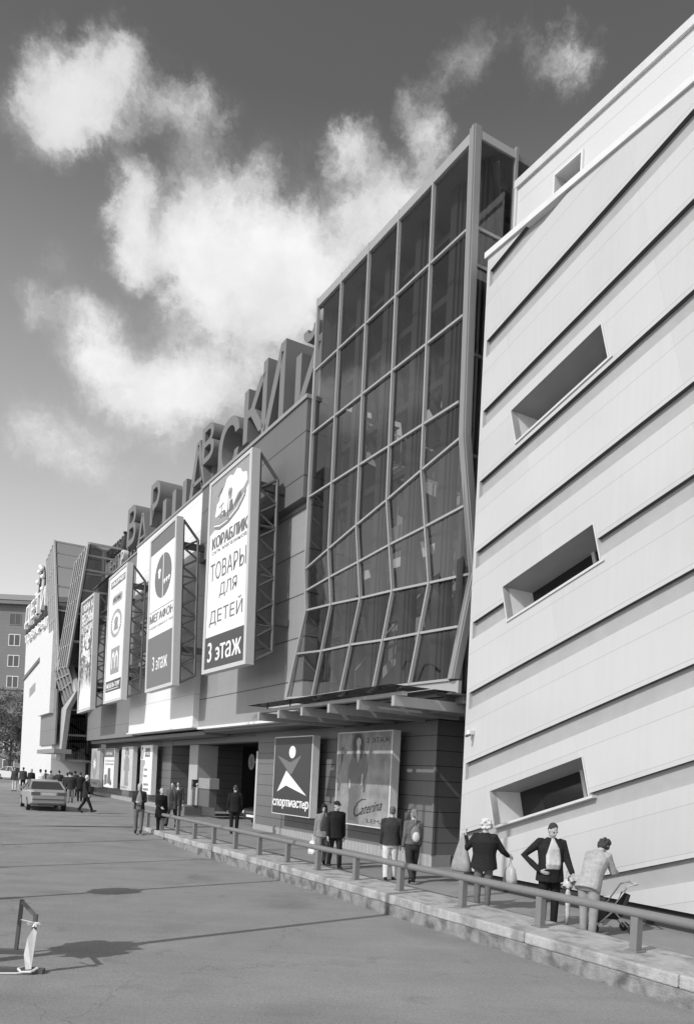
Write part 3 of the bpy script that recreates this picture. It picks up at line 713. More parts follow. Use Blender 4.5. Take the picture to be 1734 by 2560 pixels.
shape(t, P, [[(.16,.80),(.2,.86),(.26,.87),(.28,.91),(.38,.925),(.42,.955),(.5,.96),(.58,.945),(.66,.965),(.74,.95),(.78,.925),(.88,.91),(.9,.87),(.82,.845),(.7,.84),(.6,.80),(.45,.785),(.3,.79)]], m_paper, 'cloud', .017)
shape(t, P, [[(.12,.765),(.3,.745),(.5,.745),(.7,.775),(.88,.83),(.86,.80),(.72,.755),(.5,.725),(.28,.72),(.17,.735)]], g_(.22, .5), 'ship_hull', .022)
shape(t, P, [[(.14,.752),(.3,.735),(.48,.737),(.48,.742),(.3,.742),(.15,.758)], [(.52,.742),(.7,.765),(.85,.81),(.84,.815),(.7,.773),(.52,.75)]], m_paper, 'hull_stripe', .027)
shape(t, P, [[(.3,.775),(.34,.86),(.32,.775)], [(.46,.76),(.49,.90),(.48,.76)], [(.24,.79),(.36,.80),(.37,.805),(.24,.796)], [(.26,.83),(.37,.84),(.37,.845),(.26,.836)],
             [(.36,.775),(.42,.77),(.42,.80),(.36,.805)], [(.5,.775),(.6,.78),(.58,.83),(.52,.83)], [(.62,.785),(.78,.815),(.76,.84),(.66,.81)], [(.22,.895),(.3,.90),(.36,.925),(.3,.925)]], g_(.16, .5), 'ship_rigging', .024)
shape(t, P, [oval(.52, .875, .05, .018), oval(.53, .855, .03, .02)], g_(.3, .5), 'mast_figure', .026)
# phone operator banner
t, P, rect = banner('banner with a dark oval emblem over a phone operator name, second from the glass bay', [c200(*q) for q in ((690,590),(950,345),(905,1985),(638,2062))])
gm = g_(.165, .5, var=.03)
part(rect(MB(), .05, .95, .022, .345, .012), 'lower_field', gm, t); part(rect(MB(), .05, .95, .885, .98, .012), 'upper_field', gm, t)
words(t, P, '3 этаж', .24, .78, .125, .215, m_paper, .012, d=.02)
shape(t, P, [oval(.53, .705, .31, .138)], gm, 'emblem')
shape(t, P, [[(.53,.568),(.55,.568),(.55,.842),(.53,.842)], oval(.40, .745, .055, .016, 12), [(.36,.73),(.44,.73),(.43,.70),(.37,.70)],
             oval(.60, .665, .035, .011, 10), oval(.68, .668, .035, .011, 10), oval(.76, .671, .035, .011, 10), [(.585,.645),(.615,.645),(.615,.66),(.585,.66)], [(.665,.648),(.695,.648),(.695,.663),(.665,.663)], [(.745,.651),(.775,.651),(.775,.666),(.745,.666)]], m_paper, 'emblem_figures', .02)
shape(t, P, [[(.06,.506),(.94,.506),(.94,.51),(.06,.51)]], m_ink, 'rule')
words(t, P, 'МЕГАФОН', .08, .94, .435, .492, m_ink2, .015); words(t, P, 'БУДУЩЕЕ ЗАВИСИТ ОТ ТЕБЯ', .08, .92, .395, .413, m_ink2, .0)
# white banner with several shop marks
t, P, rect = banner('mostly white banner with five small shop marks one above another, third from the glass bay', [c200(*q) for q in ((291,955),(472,793),(406,2125),(232,2172))])
part(rect(MB(), .12, .88, .893, .947, .012), 'top_mark', m_ink2, t); words(t, P, 'ЭЛЬДОРАДО', .16, .84, .903, .937, m_paper, .02, d=.02)
shape(t, P, [[(.26,.755),(.74,.755),(.78,.775),(.78,.805),(.74,.822),(.30,.822),(.24,.80),(.24,.775)]], g_(.42, .5), 'second_mark'); words(t, P, 'РОСТИКС', .30, .72, .772, .805, m_ink, .01, d=.02)
shape(t, P, [[(.40,.822),(.42,.822),(.42,.862),(.40,.862)], [(.60,.822),(.62,.822),(.62,.85),(.60,.85)], [(.40,.862),(.5,.872),(.5,.866),(.42,.858)]], g_(.5, .5), 'mark_outline')
sub = MB()
for k in range(28):
    a, a2_ = 2*pi*k/28, 2*pi*(k+.8)/28
    sub.prism([P(.5 + r*.3*cos(x), .60 + r*.108*sin(x), .012) for r, x in ((1, a), (1, a2_), (.74, a2_), (.74, a))], (0, .005, 0))
part(sub, 'round_mark', g_(.3, .5), t)
shape(t, P, [oval(.5, .62, .10, .032), [(.38,.55),(.62,.55),(.58,.60),(.42,.60)]], g_(.28, .5), 'round_figure')
shape(t, P, [[(.06,.551),(.94,.551),(.94,.553),(.06,.553)]], g_(.4, .5), 'seam')
part(rect(MB(), .30, .76, .215, .415, .012), 'square_mark', g_(.30, .5), t)
mm = MB()
for c in (.44, .62):
    for k in range(10):
        a, e = pi*k/10, pi*(k+1)/10
        mm.prism([P(c + r*cos(x)*.085, .30 + r*sin(x)*.085, .02) for r, x in ((1, a), (1, e), (.6, e), (.6, a))], (0, .005, 0))
for c in (.375, .53, .685): rect(mm, c - .018, c + .018, .255, .302, .02)
part(mm, 'arch_letter', m_paper, t)
part(rect(MB(), .08, .92, .085, .17, .012), 'bottom_band', m_ink, t); words(t, P, 'МЕБЕЛЬ ТОРГ', .14, .86, .115, .15, m_paper, .015, d=.02); part(rect(MB(), .14, .80, .10, .105, .018), 'underline', m_paper, t)
# dark mottled banner
t, P, rect = banner('dark mottled banner with a white flame at its foot, farthest left of the hung banners', [c200(*q) for q in ((22,1195),(150,1088),(108,2220),(-20,2262))])
part(rect(MB(), .05, .95, .022, .98, .012), 'mottled_print', mat('mottled_print', .10, .5, var=.35, scale=2.2, spots=(3.5, .54, .58, 4.5)), t)
words(t, P, 'ПОРА К', .12, .88, .90, .96, m_paper, .02, d=.02); words(t, P, 'ВЕСНЫ', .10, .90, .78, .88, m_paper, .02, d=.02); words(t, P, 'В ГОРОДЕ', .10, .90, .70, .76, m_paper, .02, d=.02)
rnd = random.Random(3)
fl = [(.08,.025),(.92,.025),(.92,.12)]
for k in range(9): fl += [(.9 - .09*k, .20 + .16*rnd.random() + .1*sin(k*.4)), (.86 - .09*k, .14 + .06*rnd.random())]
fl += [(.08,.12)]
shape(t, P, [fl], m_paper, 'flame', .020)
pl = []
for k in range(34):
    a, bb, s = .2 + .6*rnd.random(), .36 + .32*rnd.random(), .02 + .05*rnd.random()
    pl.append([(a + s*(1+.6*rnd.random())*cos(x), bb + .35*s*(1+rnd.random())*sin(x)) for x in lin(0, 2*pi, 7)[:-1]])
shape(t, P, pl, m_paper, 'blossom', .026)

# ------------------------------------------------------------------ street-level posters
e9 = lambda x, y: (640 + x/2.915, 1720 + y/2.915)
m0 = lambda x, y: (x/2.6233, 1300 + y/2.6233)
def poster(name, label, corners, v=.8, dep=.28, face=m_paper, group=None):
    tl, tr, br, bl = [pv(*c, v) for c in corners]
    u0, u1, z0, z1 = (tl[0]+bl[0])/2, (tr[0]+br[0])/2, (bl[1]+br[1])/2, (tl[1]+tr[1])/2
    t = ft(name, label, 'poster', (u0+u1)/2, v, z0, group)
    part(MB().box(u0, u1, v, v + dep, z0, z1), 'light_box', g_(.72, .45), t, bevel=.008)
    def P(a, b, d=0): return (u0 + (u1-u0)*a, v - d, z0 + (z1-z0)*b)
    part(MB().prism([P(.015, .012, .004), P(.985, .012, .004), P(.985, .988, .004), P(.015, .988, .004)], (0, .003, 0)), 'panel', face, t)
    g = MB()
    for a in (.15, .85):
        for bb in (.1, .93): p = P(a, bb); g.box(p[0]-.05, p[0]+.05, v + dep, 1.399, p[2]-.05, p[2]+.05)
    part(g, 'bracket', m_steel, t)
    return t, P
t, P = poster('sport_sign', 'dark square light box with a leaping figure and sports shop name beside the entrance', [e9(*q) for q in ((135,360),(410,343),(395,950),(118,912))], face=mat('deep_print', .055, .5, var=.05))
shape(t, P, [oval(.50, .80, .085, .078)], m_paper, 'emblem_head', .010)
shape(t, P, [[(.10,.76),(.34,.70),(.45,.67),(.56,.70),(.74,.76),(.52,.53),(.46,.52)]], g_(.17, .5), 'emblem_arms', .010)
shape(t, P, [[(.36,.565),(.90,.265),(.37,.375),(.13,.29)]], m_paper, 'emblem_legs', .010)
words(t, P, 'спортмастер', .03, .965, .075, .195, m_paper, .012, d=.012, shear=.0)
t, P = poster('fashion_poster', 'large pale clothing poster with a long-haired woman in a long dress under the canopy', [e9(*q) for q in ((590,325),(990,305),(970,1030),(575,985))], face=mat('cloudy_print', .27, .5, var=.5, scale=1.6))
dk = mat('dress_print', .16, .5, var=.25, scale=3)
shape(t, P, [[(.30,.985),(.47,.985),(.52,.93),(.52,.80),(.58,.74),(.60,.60),(.55,.45),(.50,.40),(.46,.20),(.48,.02),(.26,.02),(.27,.30),(.24,.45),(.25,.62),(.30,.74),(.28,.88)]], dk, 'dress', .008)
shape(t, P, [[(.35,.97),(.45,.97),(.50,.90),(.51,.78),(.46,.70),(.45,.86),(.38,.86),(.37,.70),(.32,.76),(.31,.90)]], g_(.07, .6), 'hair', .012)
shape(t, P, [oval(.42, .885, .042, .05, 14), [(.40,.84),(.44,.84),(.45,.75),(.42,.66),(.39,.75)], [(.26,.50),(.30,.47),(.30,.40),(.27,.38)], [(.50,.55),(.53,.55),(.52,.44),(.495,.42)]], g_(.44, .5), 'skin', .014)
shape(t, P, [[(.03,.96),(.06,.97),(.14,.84),(.10,.62),(.05,.55)], [(.08,.85),(.2,.80),(.14,.72),(.09,.62)]], mat('shade_print', .24, .5, var=.3, scale=4), 'branch', .010)
shape(t, P, [[(x, .05), (x + .012, .05), (x + .02, .42), (x + .008, .42)] for x in (.29, .33, .37, .41)], g_(.10, .5), 'dress_fold', .012)
words(t, P, '2 ЭТАЖ', .56, .97, .875, .93, g_(.05, .5), .0, d=.012)
words(t, P, 'aterina', .50, .88, .115, .215, g_(.03, .5), .0, shear=.5, d=.012, slope=.075)
cm = MB(); cp = [(.60,.285),(.52,.28),(.44,.235),(.395,.175),(.39,.125),(.42,.10),(.47,.115),(.52,.15)]
for k in range(len(cp)-1):
    w_ = (.004, .008, .014, .018, .018, .014, .008)[k]; p, q = P(*cp[k], .012), P(*cp[k+1], .012); cm.bar(p, q, .01, w_*5, (0, 1, 0)) if 0 else cm.bar(p, q, w_*4, .006, (0, 1, 0))
part(cm, 'initial', g_(.03, .5), t)
words(t, P, 'LEMA', .63, .94, .045, .085, g_(.08, .5), .0, d=.012)
PG = 'street-level light boxes left of the garage entrance'
def quad(x0, x1, yt, yb, yl): return [m0(x0, yt), m0(x1, yt - 2), m0(x1 - 8, yb), m0(x0 - 10, yl)]
t, P = poster('wall_poster', 'grey light box poster with one pale oval, farthest left of the four', quad(603, 655, 1500, 1755, 1745), face=mat('grey_poster', .45, .5, var=.05), group=PG)
shape(t, P, [oval(.45, .58, .28, .36)], g_(.33, .5), 'oval_field', .008)
shape(t, P, [[(.45 + (.20 if k % 2 else .10)*cos(2*pi*k/18), .60 + (.17 if k % 2 else .09)*sin(2*pi*k/18)) for k in range(18)]], m_paper, 'star', .012); words(t, P, 'СКИДКИ', .15, .80, .06, .14, g_(.3, .5), d=.012)
t, P = poster('wall_poster', 'white light box poster with a dark top band and a small boot picture', quad(687, 752, 1500, 1760, 1750), group=PG)
shape(t, P, [[(.02,.78),(.98,.78),(.98,.985),(.02,.985)]], m_ink2, 'top_band', .008); words(t, P, 'НОВАЯ', .15, .95, .66, .71, g_(.4, .5), d=.012); words(t, P, 'КОЛЛЕКЦИЯ', .15, .95, .57, .62, g_(.4, .5), d=.012)
shape(t, P, [[(.45,.50),(.68,.50),(.70,.25),(.85,.12),(.80,.06),(.42,.12)], [(.12,.32),(.36,.34),(.38,.10),(.14,.06)]], m_ink2, 'boot', .012); words(t, P, 'ОБУВЬ', .2, .8, .84, .90, m_paper, d=.014)
t, P = poster('wall_poster', 'pale grey light box poster with a standing figure in a coat', quad(800, 872, 1488, 1775, 1768), face=mat('soft_poster', .58, .5, var=.12, scale=1.5), group=PG)
shape(t, P, [[(.42,.80),(.58,.80),(.72,.70),(.76,.45),(.66,.44),(.70,.10),(.34,.10),(.36,.44),(.26,.44),(.30,.70)]], mat('coat_print', .3, .5, var=.3, scale=4), 'coat', .008)
shape(t, P, [oval(.5, .86, .09, .06, 14)], g_(.36, .5), 'face', .010); shape(t, P, [[(.36,.96),(.5,.985),(.64,.95),(.66,.80),(.60,.80),(.58,.90),(.42,.90),(.40,.80),(.35,.82)]], m_ink2, 'hair', .012); words(t, P, 'МОДА', .1, .6, .03, .08, g_(.3, .5), d=.012)
t, P = poster('wall_poster', 'white light box poster with a portrait strip and lines of text, nearest the garage', quad(925, 1000, 1478, 1803, 1795), group=PG)
shape(t, P, [[(.02,.02),(.22,.02),(.28,.30),(.30,.55),(.40,.60),(.42,.68),(.30,.70),(.02,.70)]], mat('strip_print', .42, .5, var=.25, scale=3), 'portrait_strip', .008)
shape(t, P, [oval(.14, .84, .11, .13)], g_(.12, .5), 'hair', .010); shape(t, P, [oval(.15, .82, .065, .085)], g_(.5, .5), 'face', .013)
shape(t, P, [[(.38,.76),(.80,.76),(.80,.94),(.38,.94)]], m_ink2, 'mark_field', .008); words(t, P, 'Foto', .42, .78, .80, .90, m_paper, .02, d=.014)
for i, (s, z) in enumerate((('СКИДКИ', .47), ('ПОДАРКИ', .34), ('СПЕЦИАЛЬНЫЕ', .17), ('ПРЕДЛОЖЕНИЯ', .07))): words(t, P, s, .34, .62 + .08*(i > 1)*2, z, z + .055, g_(.25, .5), .01, d=.012)

# ------------------------------------------------------------------ roof letters
LG = 'big extruded letters along the mall roof'
for ch, desc, u0, u1, z0, z1 in (
    ('В', 'extruded roof letter В at the left end of the word, beside the small lettering', -34.4, -32.4, 15.85, 18.2),
    ('А', 'extruded roof letter А half hidden between the first В and the Р', -32.0, -29.9, 14.95, 17.1),
    ('Р', 'extruded roof letter Р with a round bowl, above the oval-emblem banner', -29.35, -27.6, 15.9, 18.15),
    ('Ш', 'low extruded roof letter Ш between the Р and the pointed А', -26.9, -23.0, 14.95, 16.6),
    ('А', 'tall pointed extruded roof letter А left of the ship banner', -22.7, -20.2, 14.95, 17.85),
    ('В', 'extruded roof letter В raised above the ship banner', -20.95, -19.35, 16.5, 18.2),
    ('С', 'extruded roof letter С behind the top of the ship banner', -18.7, -16.3, 15.0, 17.45),
    ('К', 'extruded roof letter К between the С and the И', -15.85, -13.7, 15.7, 17.85),
    ('И', 'tallest extruded roof letter И near the glass bay', -14.0, -12.0, 15.0, 18.3),
    ('Й', 'last extruded roof letter Й, partly hidden by the glass bay', -11.05, -8.95, 15.05, 17.75)):
    t = ft('roof_letter', desc, 'roof letter', (u0+u1)/2, .3, z0, LG)
    vs, fs = text_mesh(ch, .02, 0, .5)
    lb = MB().add([(u0 + (u1-u0)*x, .85 + (-z)*1.3, z0 + (z1-z0)*y) for x, y, z in vs], fs)
    part(lb, 'letter_body', m_letter, t, weld=False)
    g = MB()
    for uu in (u0 + .25*(u1-u0), u0 + .75*(u1-u0)): g.box(uu - .08, uu + .08, .6, .9, 14.5, z0 + .25)
    part(g, 'support', m_steel, t)
sg = ft('roof_sign', 'two rows of small lettering on a scaffold on the roof, left of the big letters', 'roof sign', -38, .5, 14.8)
A, B2 = pv(268, 1392, .4), pv(316, 1330, .4)
sl = (B2[1] - A[1])
u0, u1 = A[0], B2[0]
zr1 = A[1] - .35
b = MB(); vs, fs = text_mesh('ТОРГОВЫЙ', .02, 0, .15); b.add([(u0 + (u1-u0)*x, .45 - z, 16.3 + .95*y) for x, y, z in vs], fs); part(b, 'dark_lettering', m_darkm, sg)
b = MB(); vs, fs = text_mesh('ЦЕНТР', .03, 0, .15); b.add([(u0 + .3 + (u1-u0)*.95*x, .45 - z, 15.0 + 1.1*y) for x, y, z in vs], fs); part(b, 'pale_lettering', g_(.7, .5), sg)
b = MB()
for k in range(8): uu = u0 - .6 + (u1 - u0 + 1.0)*k/7; b.box(uu - .05, uu + .05, .7, .8, 14.7, 17.3)
for z in (14.9, 16.2, 17.2): b.box(u0 - .6, u1 + .4, .81, .87, z, z + .07)
part(b, 'scaffold', m_darkm, sg)

# ------------------------------------------------------------------ second glass tower with leaning ribbed fins, far along the front
a1 = lambda x, y: (x/4.919, 1300 + y/4.919); a2 = lambda x, y: (x/4.919, 1660 + y/4.919)
VT = -1.6
def P3(p, v): u, z = pv(*p, v); return (u, v, z)
tw = ft('far_glass_tower', 'leaning V-shaped glass tower with ribbed fins beyond the banners', 'glass tower', -44, -1.6, 0)
def lerp(p, q, t): return tuple(p[i] + (q[i]-p[i])*t for i in range(3))
def fin(tl, tr, br, bl, ribs, name, depth):
    b = MB().prism([tl, tr, br, bl], (0, .12, 0)); o = part(b, name, m_alu2, tw)
    r = MB()
    for k in range(ribs + 1):
        t = k / ribs; r.bar(tuple(V(lerp(tl, tr, t)) + V((0, -.05, 0))), tuple(V(lerp(bl, br, t)) + V((0, -.05, 0))), .16 if k < ribs else .34, .12, (0, 1, 0))
    for t in (0, .2, .4, .6, .8, 1): r.bar(tuple(V(lerp(tl, bl, t)) + V((0, -.02, 0))), tuple(V(lerp(tr, br, t)) + V((0, -.02, 0))), .08, .08, (0, 1, 0))
    part(r, 'ribs', g_(.40, .4), o)
    g = MB(); A, B_ = V(tr), V(br); d = V((0, depth, 0))
    g.poly([A, A + d, B_ + d, B_]); part(g, 'side_glazing', m_glassd, tw)
    for t in (0, .09, .2, .36, .55, .78): p = V(lerp(tr, br, t)); part(MB().bar(p, p + d, .10, .12), 'side_transom', g_(.40, .4), tw)
fin(P3(a1(585,490), VT), P3(a1(680,262), VT), P3(a1(735,1850), VT), P3(a1(642,1850), VT), 4, 'left_fin', 4.0)
fin(P3(a1(945,520), VT), P3(a1(1105,285), VT), P3(a1(842,1800), VT), P3(a1(712,1830), VT), 5, 'right_fin', 3.0)
for (q0_, q1_, dp) in ((P3(a1(680,262), VT), P3(a1(640,700), VT), 4.0),): pass
A = [P3(a2(*q), VT) for q in ((640,75),(835,25))] + [P3(a2(*q), VT + .5) for q in ((930,335),(770,545))]
o = part(MB().poly(A), 'fold_panel', g_(.13, .4), tw)
r = MB()
for k in range(6): t = k/5; r.bar(tuple(V(lerp(A[0], A[1], t)) - V((0, .04, 0))), tuple(V(lerp(A[3], A[2], t)) - V((0, .04, 0))), .12, .1, (0, 1, 0))
for t in (.3, .62): r.bar(tuple(V(lerp(A[0], A[3], t)) - V((0, .05, 0))), tuple(V(lerp(A[1], A[2], t)) - V((0, .05, 0))), .07, .07, (0, 1, 0))
part(r, 'ribs', g_(.32, .4), o)
part(MB().prism([P3(a2(*q), VT + .35) for q in ((835,25),(860,30),(938,335),(905,345))], (0, .3, 0)).prism([P3(a2(*q), VT + .35) for q in ((925,335),(938,340),(818,560),(745,600),(765,545))], (0, .31, 0))
     .prism([P3(a2(*q), VT + .35) for q in ((745,600),(818,560),(738,1195),(700,1195),(655,1060))], (0, .32, 0)), 'leg_panel', g_(.46, .45), tw)
ug = -45.4
part(MB().poly([(ug, *pu(*q, ug)) for q in (a1(1110,300), a1(1295,390), a1(1285,1000), a2(1075,560), a2(1060,900), a2(1115,1200), a2(735,1195), a2(815,560), a2(935,335), a2(845,30))]), 'right_glazing', m_glassd, tw)
def PU(q): v, z = pu(*q, ug - .02); return (ug - .02, v, z)
for p, q in ((a1(1045,660), a1(1275,690)), (a1(970,1085), a1(1005,1088)), (a1(900,1490), a1(990,1495)), (a1(840,1790), a1(985,1800)), (a2(930,340), a2(975,342)), (a2(815,560), a2(960,566)), (a2(780,870), a2(1065,885)), (a2(735,1180), a2(1115,1200)), (a1(1275,385), a1(1260,800)), (a1(1320,390), a1(1290,800)), (a1(1105,290), a1(1290,388))):
    part(MB().bar(PU(p), PU(q), .14, .14, (1, 0, 0)), 'transom', g_(.45, .4), tw)
r = MB()
for p, q in ((a2(860,640), a2(1060,640)), (a2(850,720), a2(1060,850)), (a2(780,950), a2(1060,950)), (a2(900,990), a2(1110,1140)), (a2(790,1060), a2(970,1060))):
    p, q = PU(p), PU(q); r.bar((p[0]-.5, p[1], p[2]), (q[0]-.5, q[1], q[2]), .2, .25, (1, 0, 0))
for k in range(9): x = 850 + 26*k; p, q = PU(a2(x, 640)), PU(a2(x + 10, 1170)); r.bar((p[0]-.3, p[1], p[2]), (q[0]-.3, q[1], q[2]), .06, .06, (1, 0, 0))
part(r, 'inner_brace', m_dark, tw)
part(MB().box(-56, -45.7, 1.1, 3, .0, 14.5), 'inner_wall', g_(.10, .7), tw)
part(MB().box(-48.6, -46.6, .98, 1.098, .2, 2.6), 'doorway', m_dark, tw)
# far white wing
v0 = -1.5
fw = ft('far_white_wing', 'far white mall wing with sign lettering on its roof beyond the leaning tower', 'building', -56, v0, 0)
L0, L1 = pv(*a1(310,1440), v0), pv(*a2(265,1320), v0)
R0 = pv(*a2(640,1000), v0)
ul, ur = (L0[0] + L1[0])/2, R0[0]
m_farw = mat('far_boards', .72, .5, var=.02, seams=(((-.29, 0, .96), .8, 50.3, .02, .25),))
part(MB().box(ul, ur, v0, 6, .0, L0[1]), 'wall', m_farw, fw)
p, q = pv(*a1(300,1940), v0), pv(*a1(505,1690), v0)
part(MB().prism([(ul - .02, v0 - .12, p[1]), (q[0], v0 - .12, q[1]), (q[0], v0 - .12, q[1] - .28), (ul - .02, v0 - .12, p[1] - .28)], (0, .11, 0)), 'wall_groove', g_(.16, .6), fw)
w0_, w1_ = pv(*a2(365,410), v0), pv(*a2(440,225), v0)
part(MB().prism([(w0_[0], v0 - .02, w0_[1]), (w1_[0], v0 - .02, w1_[1] - .75), (w1_[0], v0 - .02, w1_[1]), (w0_[0], v0 - .02, w0_[1] + .75)], (0, .02, 0)), 'window', g_(.25, .3), fw)
b0, b1 = pv(*a2(510,570), -1.62), pv(*a2(655,990), -1.62)
part(MB().box(b0[0], b1[0] + .6, -1.62, v0 - .01, b1[1], b0[1] + 1.2), 'grey_bay', m_greyleft, fw)
q0_, q1_ = pv(*a1(505,1480), -1.9), pv(*a2(600,600), -1.9)
part(MB().box(q0_[0], q1_[0] + .3, -1.9, v0 - .01, q1_[1], q0_[1]), 'white_bay', m_farw, fw)
s0, s1 = pv(*a2(495,1040), -2.4), pv(*a2(705,1095), -2.4)
part(MB().box(s0[0], s1[0], -2.6, v0 - .01, s1[1], s1[1] + .28), 'door_canopy', g_(.25, .5), fw)
zt = L0[1]
fs_ = ft('far_roof_sign', 'chunky white lettering on dark rails above the far white wing', 'roof sign', ul + 3, v0, zt)
a_, b_ = pv(*a1(335,1360), v0), pv(*a1(590,1130), v0)
bb = MB(); vs, fs = text_mesh('ДЕТИ', .05, 0, .15); bb.add([(a_[0] + (b_[0]-a_[0])*x, v0 - .1 - z, zt + .5 + 1.9*y) for x, y, z in vs], fs); part(bb, 'lettering', g_(.85, .5), fs_)
bb = MB(); vs, fs = text_mesh('ТОВАРЫ', .05, 0, .1); bb.add([(a_[0] + .4 + (b_[0]-a_[0])*x, v0 - .14 - z, zt - .9 + .7*y) for x, y, z in vs], fs); part(bb, 'small_lettering', g_(.85, .5), fs_)
part(MB().box(a_[0] - .3, b_[0], v0 - .05, v0 + .1, zt + .1, zt + .4).box(a_[0], b_[0], v0 + .2, v0 + .3, zt + 1.2, zt + 1.4), 'rail', m_dark, fs_)
rg = ft('ring_sign', 'tall upright ring with white bulbs on the far wing roof', 'roof sign', ul + 6, v0, zt + 2)
rc = pv(*a1(520,890), v0 + 1)
b = MB()
pts = [(rc[0] + 1.5*cos(2*pi*k/24), v0 + 1, rc[1] + 2.3*sin(2*pi*k/24)) for k in range(25)]
part(b.path(pts, .12, 6), 'ring', m_darkm, rg)
b = MB().bar((rc[0] - .8, v0 + 1, zt), (rc[0] - .6, v0 + 1, rc[1] - 2), .15, .15).bar((rc[0] + .8, v0 + 1, zt), (rc[0] + .6, v0 + 1, rc[1] - 2), .15, .15).bar((rc[0] - .8, v0 + 1, zt), (rc[0] + .6, v0 + 1, rc[1] - 1.8), .1, .1); part(b, 'stand', m_darkm, rg)
b = MB()
for k in range(0, 24, 2): p = pts[k]; b.ell((p[0], p[1] - .2, p[2]), (.22, .22, .22), 8, 5)
part(b, 'bulbs', g_(.9, .4), rg, smooth=True)

# ------------------------------------------------------------------ brick apartment house far behind
ap = wt('apartment_house', 'old brick apartment house with white-framed windows far behind the white wing', 'building', (-46.5, 112, 0))
m_brick = mat('old_brick', .21, .85, var=.10, scale=.35, bump=.2, seams=(((0, 0, 1), .6, 100, .05, .12),))
ZA = 25.2
part(MB().box(-16, 7.4, 0, 14, -1, ZA), 'wall', m_brick, ap)
part(MB().box(-16.6, 8.0, -.8, 14.5, ZA, ZA + .55), 'cornice', g_(.2, .7), ap)
part(MB().add([(-16.8, -.9, ZA + .56), (8.1, -.9, ZA + .56), (8.1, 15, ZA + .56), (-16.8, 15, ZA + .56), (-13, 6, ZA + 2.8), (4, 6, ZA + 2.8)], [(0,1,5,4), (1,2,5), (2,3,4,5), (3,0,4)]), 'roof', g_(.30, .6), ap)
part(MB().box(-16.1, 7.5, -.18, -.005, 13.0, 13.35), 'string_course', g_(.22, .8), ap)
for i in range(6):
    for j in range(8):
        x = -13.2 + 3.45*i; z = 1.3 + 3.0*j
        wb = MB().box(x - .1, x, -.06, .1, z, z + 1.7).box(x + 1.5, x + 1.6, -.06, .1, z, z + 1.7).box(x, x + 1.5, -.06, .1, z + 1.6, z + 1.7).box(x, x + 1.5, -.06, .1, z, z + .1).box(x + .7, x + .8, -.06, .1, z + .1, z + 1.6)
        w = part(wb, 'window', g_(.75 if (i*3 + j*5) % 4 else .2, .5), ap); part(MB().box(x, x + 1.5, -.02, -.004, z + .1, z + 1.6), 'pane', g_(.08, .15), w)

# ------------------------------------------------------------------ trees in front of the apartment house
def tree(label, x, y, h, cr, seed, nl=1500):
    rn = random.Random(seed); t = wt('street_tree', label, 'tree', (x, y, .2), rn.random()*6, 'leafy street trees before the far brick house')
    b = MB().path([(0, 0, 0), (.1, .05, h*.3), (-.1, .1, h*.6), (.05, 0, h*.9)], [.22, .17, .11, .04], 8)
    tips = []
    for k in range(14):
        z = h*(.28 + .6*rn.random()); a = rn.random()*2*pi; l = cr*(.5 + .6*rn.random())
        p = (cos(a)*l, sin(a)*l, z + l*.55); tips.append(p); b.path([(0, 0, z), (p[0]*.5, p[1]*.5, z + l*.2), p], [.07, .05, .02], 5)
    part(b, 'trunk', g_(.10, .9), t)
    c = MB(); cl = [(V(p), .5 + .6*rn.random()) for p in tips] + [(V((0, 0, h*.92)), .8)] + [(V((cr*.7*(rn.random()-.5)*2, cr*.7*(rn.random()-.5)*2, h*(.35 + .6*rn.random()))), .5 + .4*rn.random()) for k in range(16)]
    for k in range(nl):
        ce, r = cl[k % len(cl)]; d = V((rn.gauss(0, 1), rn.gauss(0, 1), rn.gauss(0, .8))).normalized()*r*(.4 + .75*rn.random())
        p = ce + d; a = V((rn.gauss(0,1), rn.gauss(0,1), rn.gauss(0,1))).normalized(); e = a.orthogonal().normalized(); s = .10 + .12*rn.random()
        c.poly([p - a*s, p + e*s*.6, p + a*s, p - e*s*.6])
    part(c, 'crown', mat('leaves', .12, .6, var=.25, scale=1.5), t)
for i, (lb, x, y, h, cr) in enumerate((('tall leafy tree tight against the corner of the far white wing', -38.2, 92, 10.5, 2.2), ('shorter bushy tree at the left edge before the brick house', -40.6, 94, 8.0, 2.3), ('thin tree furthest left before the brick house', -44.0, 96, 11.5, 2.6))):
    tree(lb, x, y, h, cr, 11 + i)
# low far blocks closing the street
fb = wt('far_block', 'low pale far building closing the street at the left', 'building', (-80, 190, 0))
part(MB().box(-60, 20, 0, 12, -1, 9), 'wall', g_(.35, .8), fb); part(MB().box(-60.5, 20.5, -.5, 12.5, 9.0, 9.6), 'roof', g_(.25, .8), fb)
for k in range(16): part(MB().box(-58 + 4.8*k, -55.8 + 4.8*k, -.05, -.01, 3, 5.6), 'window', g_(.1, .2), fb)

# ------------------------------------------------------------------ barrier stand with tape, lower left
p0_, p1_ = ground(73, 2432, zroad), ground(40, 2384, zroad)
A, B_ = fac(*p0_, zroad(0)), fac(*p1_, zroad(0))
bs = wt('barrier_stand', 'dark metal barrier stand with its near post wrapped in pale plastic tape', 'barrier', (A.x, A.y, A.z))
BASE[bs.name] = (A.x, A.y, A.z)
xr = V((1, .05, 0)).normalized()
def barr(mb, p, q, w, h): return mb.bar(p, q, w, h, (0, 1, 0))
for nm, Pt, h, fl_ in (('near_post', A, .69, -.33), ('far_post', B_, .70, -.25)):
    b = MB(); b.bar(Pt + V((0, 0, .03)), Pt + V((.05, .0, h)), .042, .042, (0, 1, 0)); part(b, 'post', m_darkm, bs)
    b = MB(); b.bar(Pt + xr*(-.36) + V((0, 0, .028)), Pt + xr*.17 + V((0, 0, .028)), .10, .05); part(b, 'foot_bar', m_darkm, bs)
part(MB().bar(A + V((.05, 0, .665)), B_ + V((.05, 0, .675)), .035, .035), 'top_bar', m_darkm, bs)
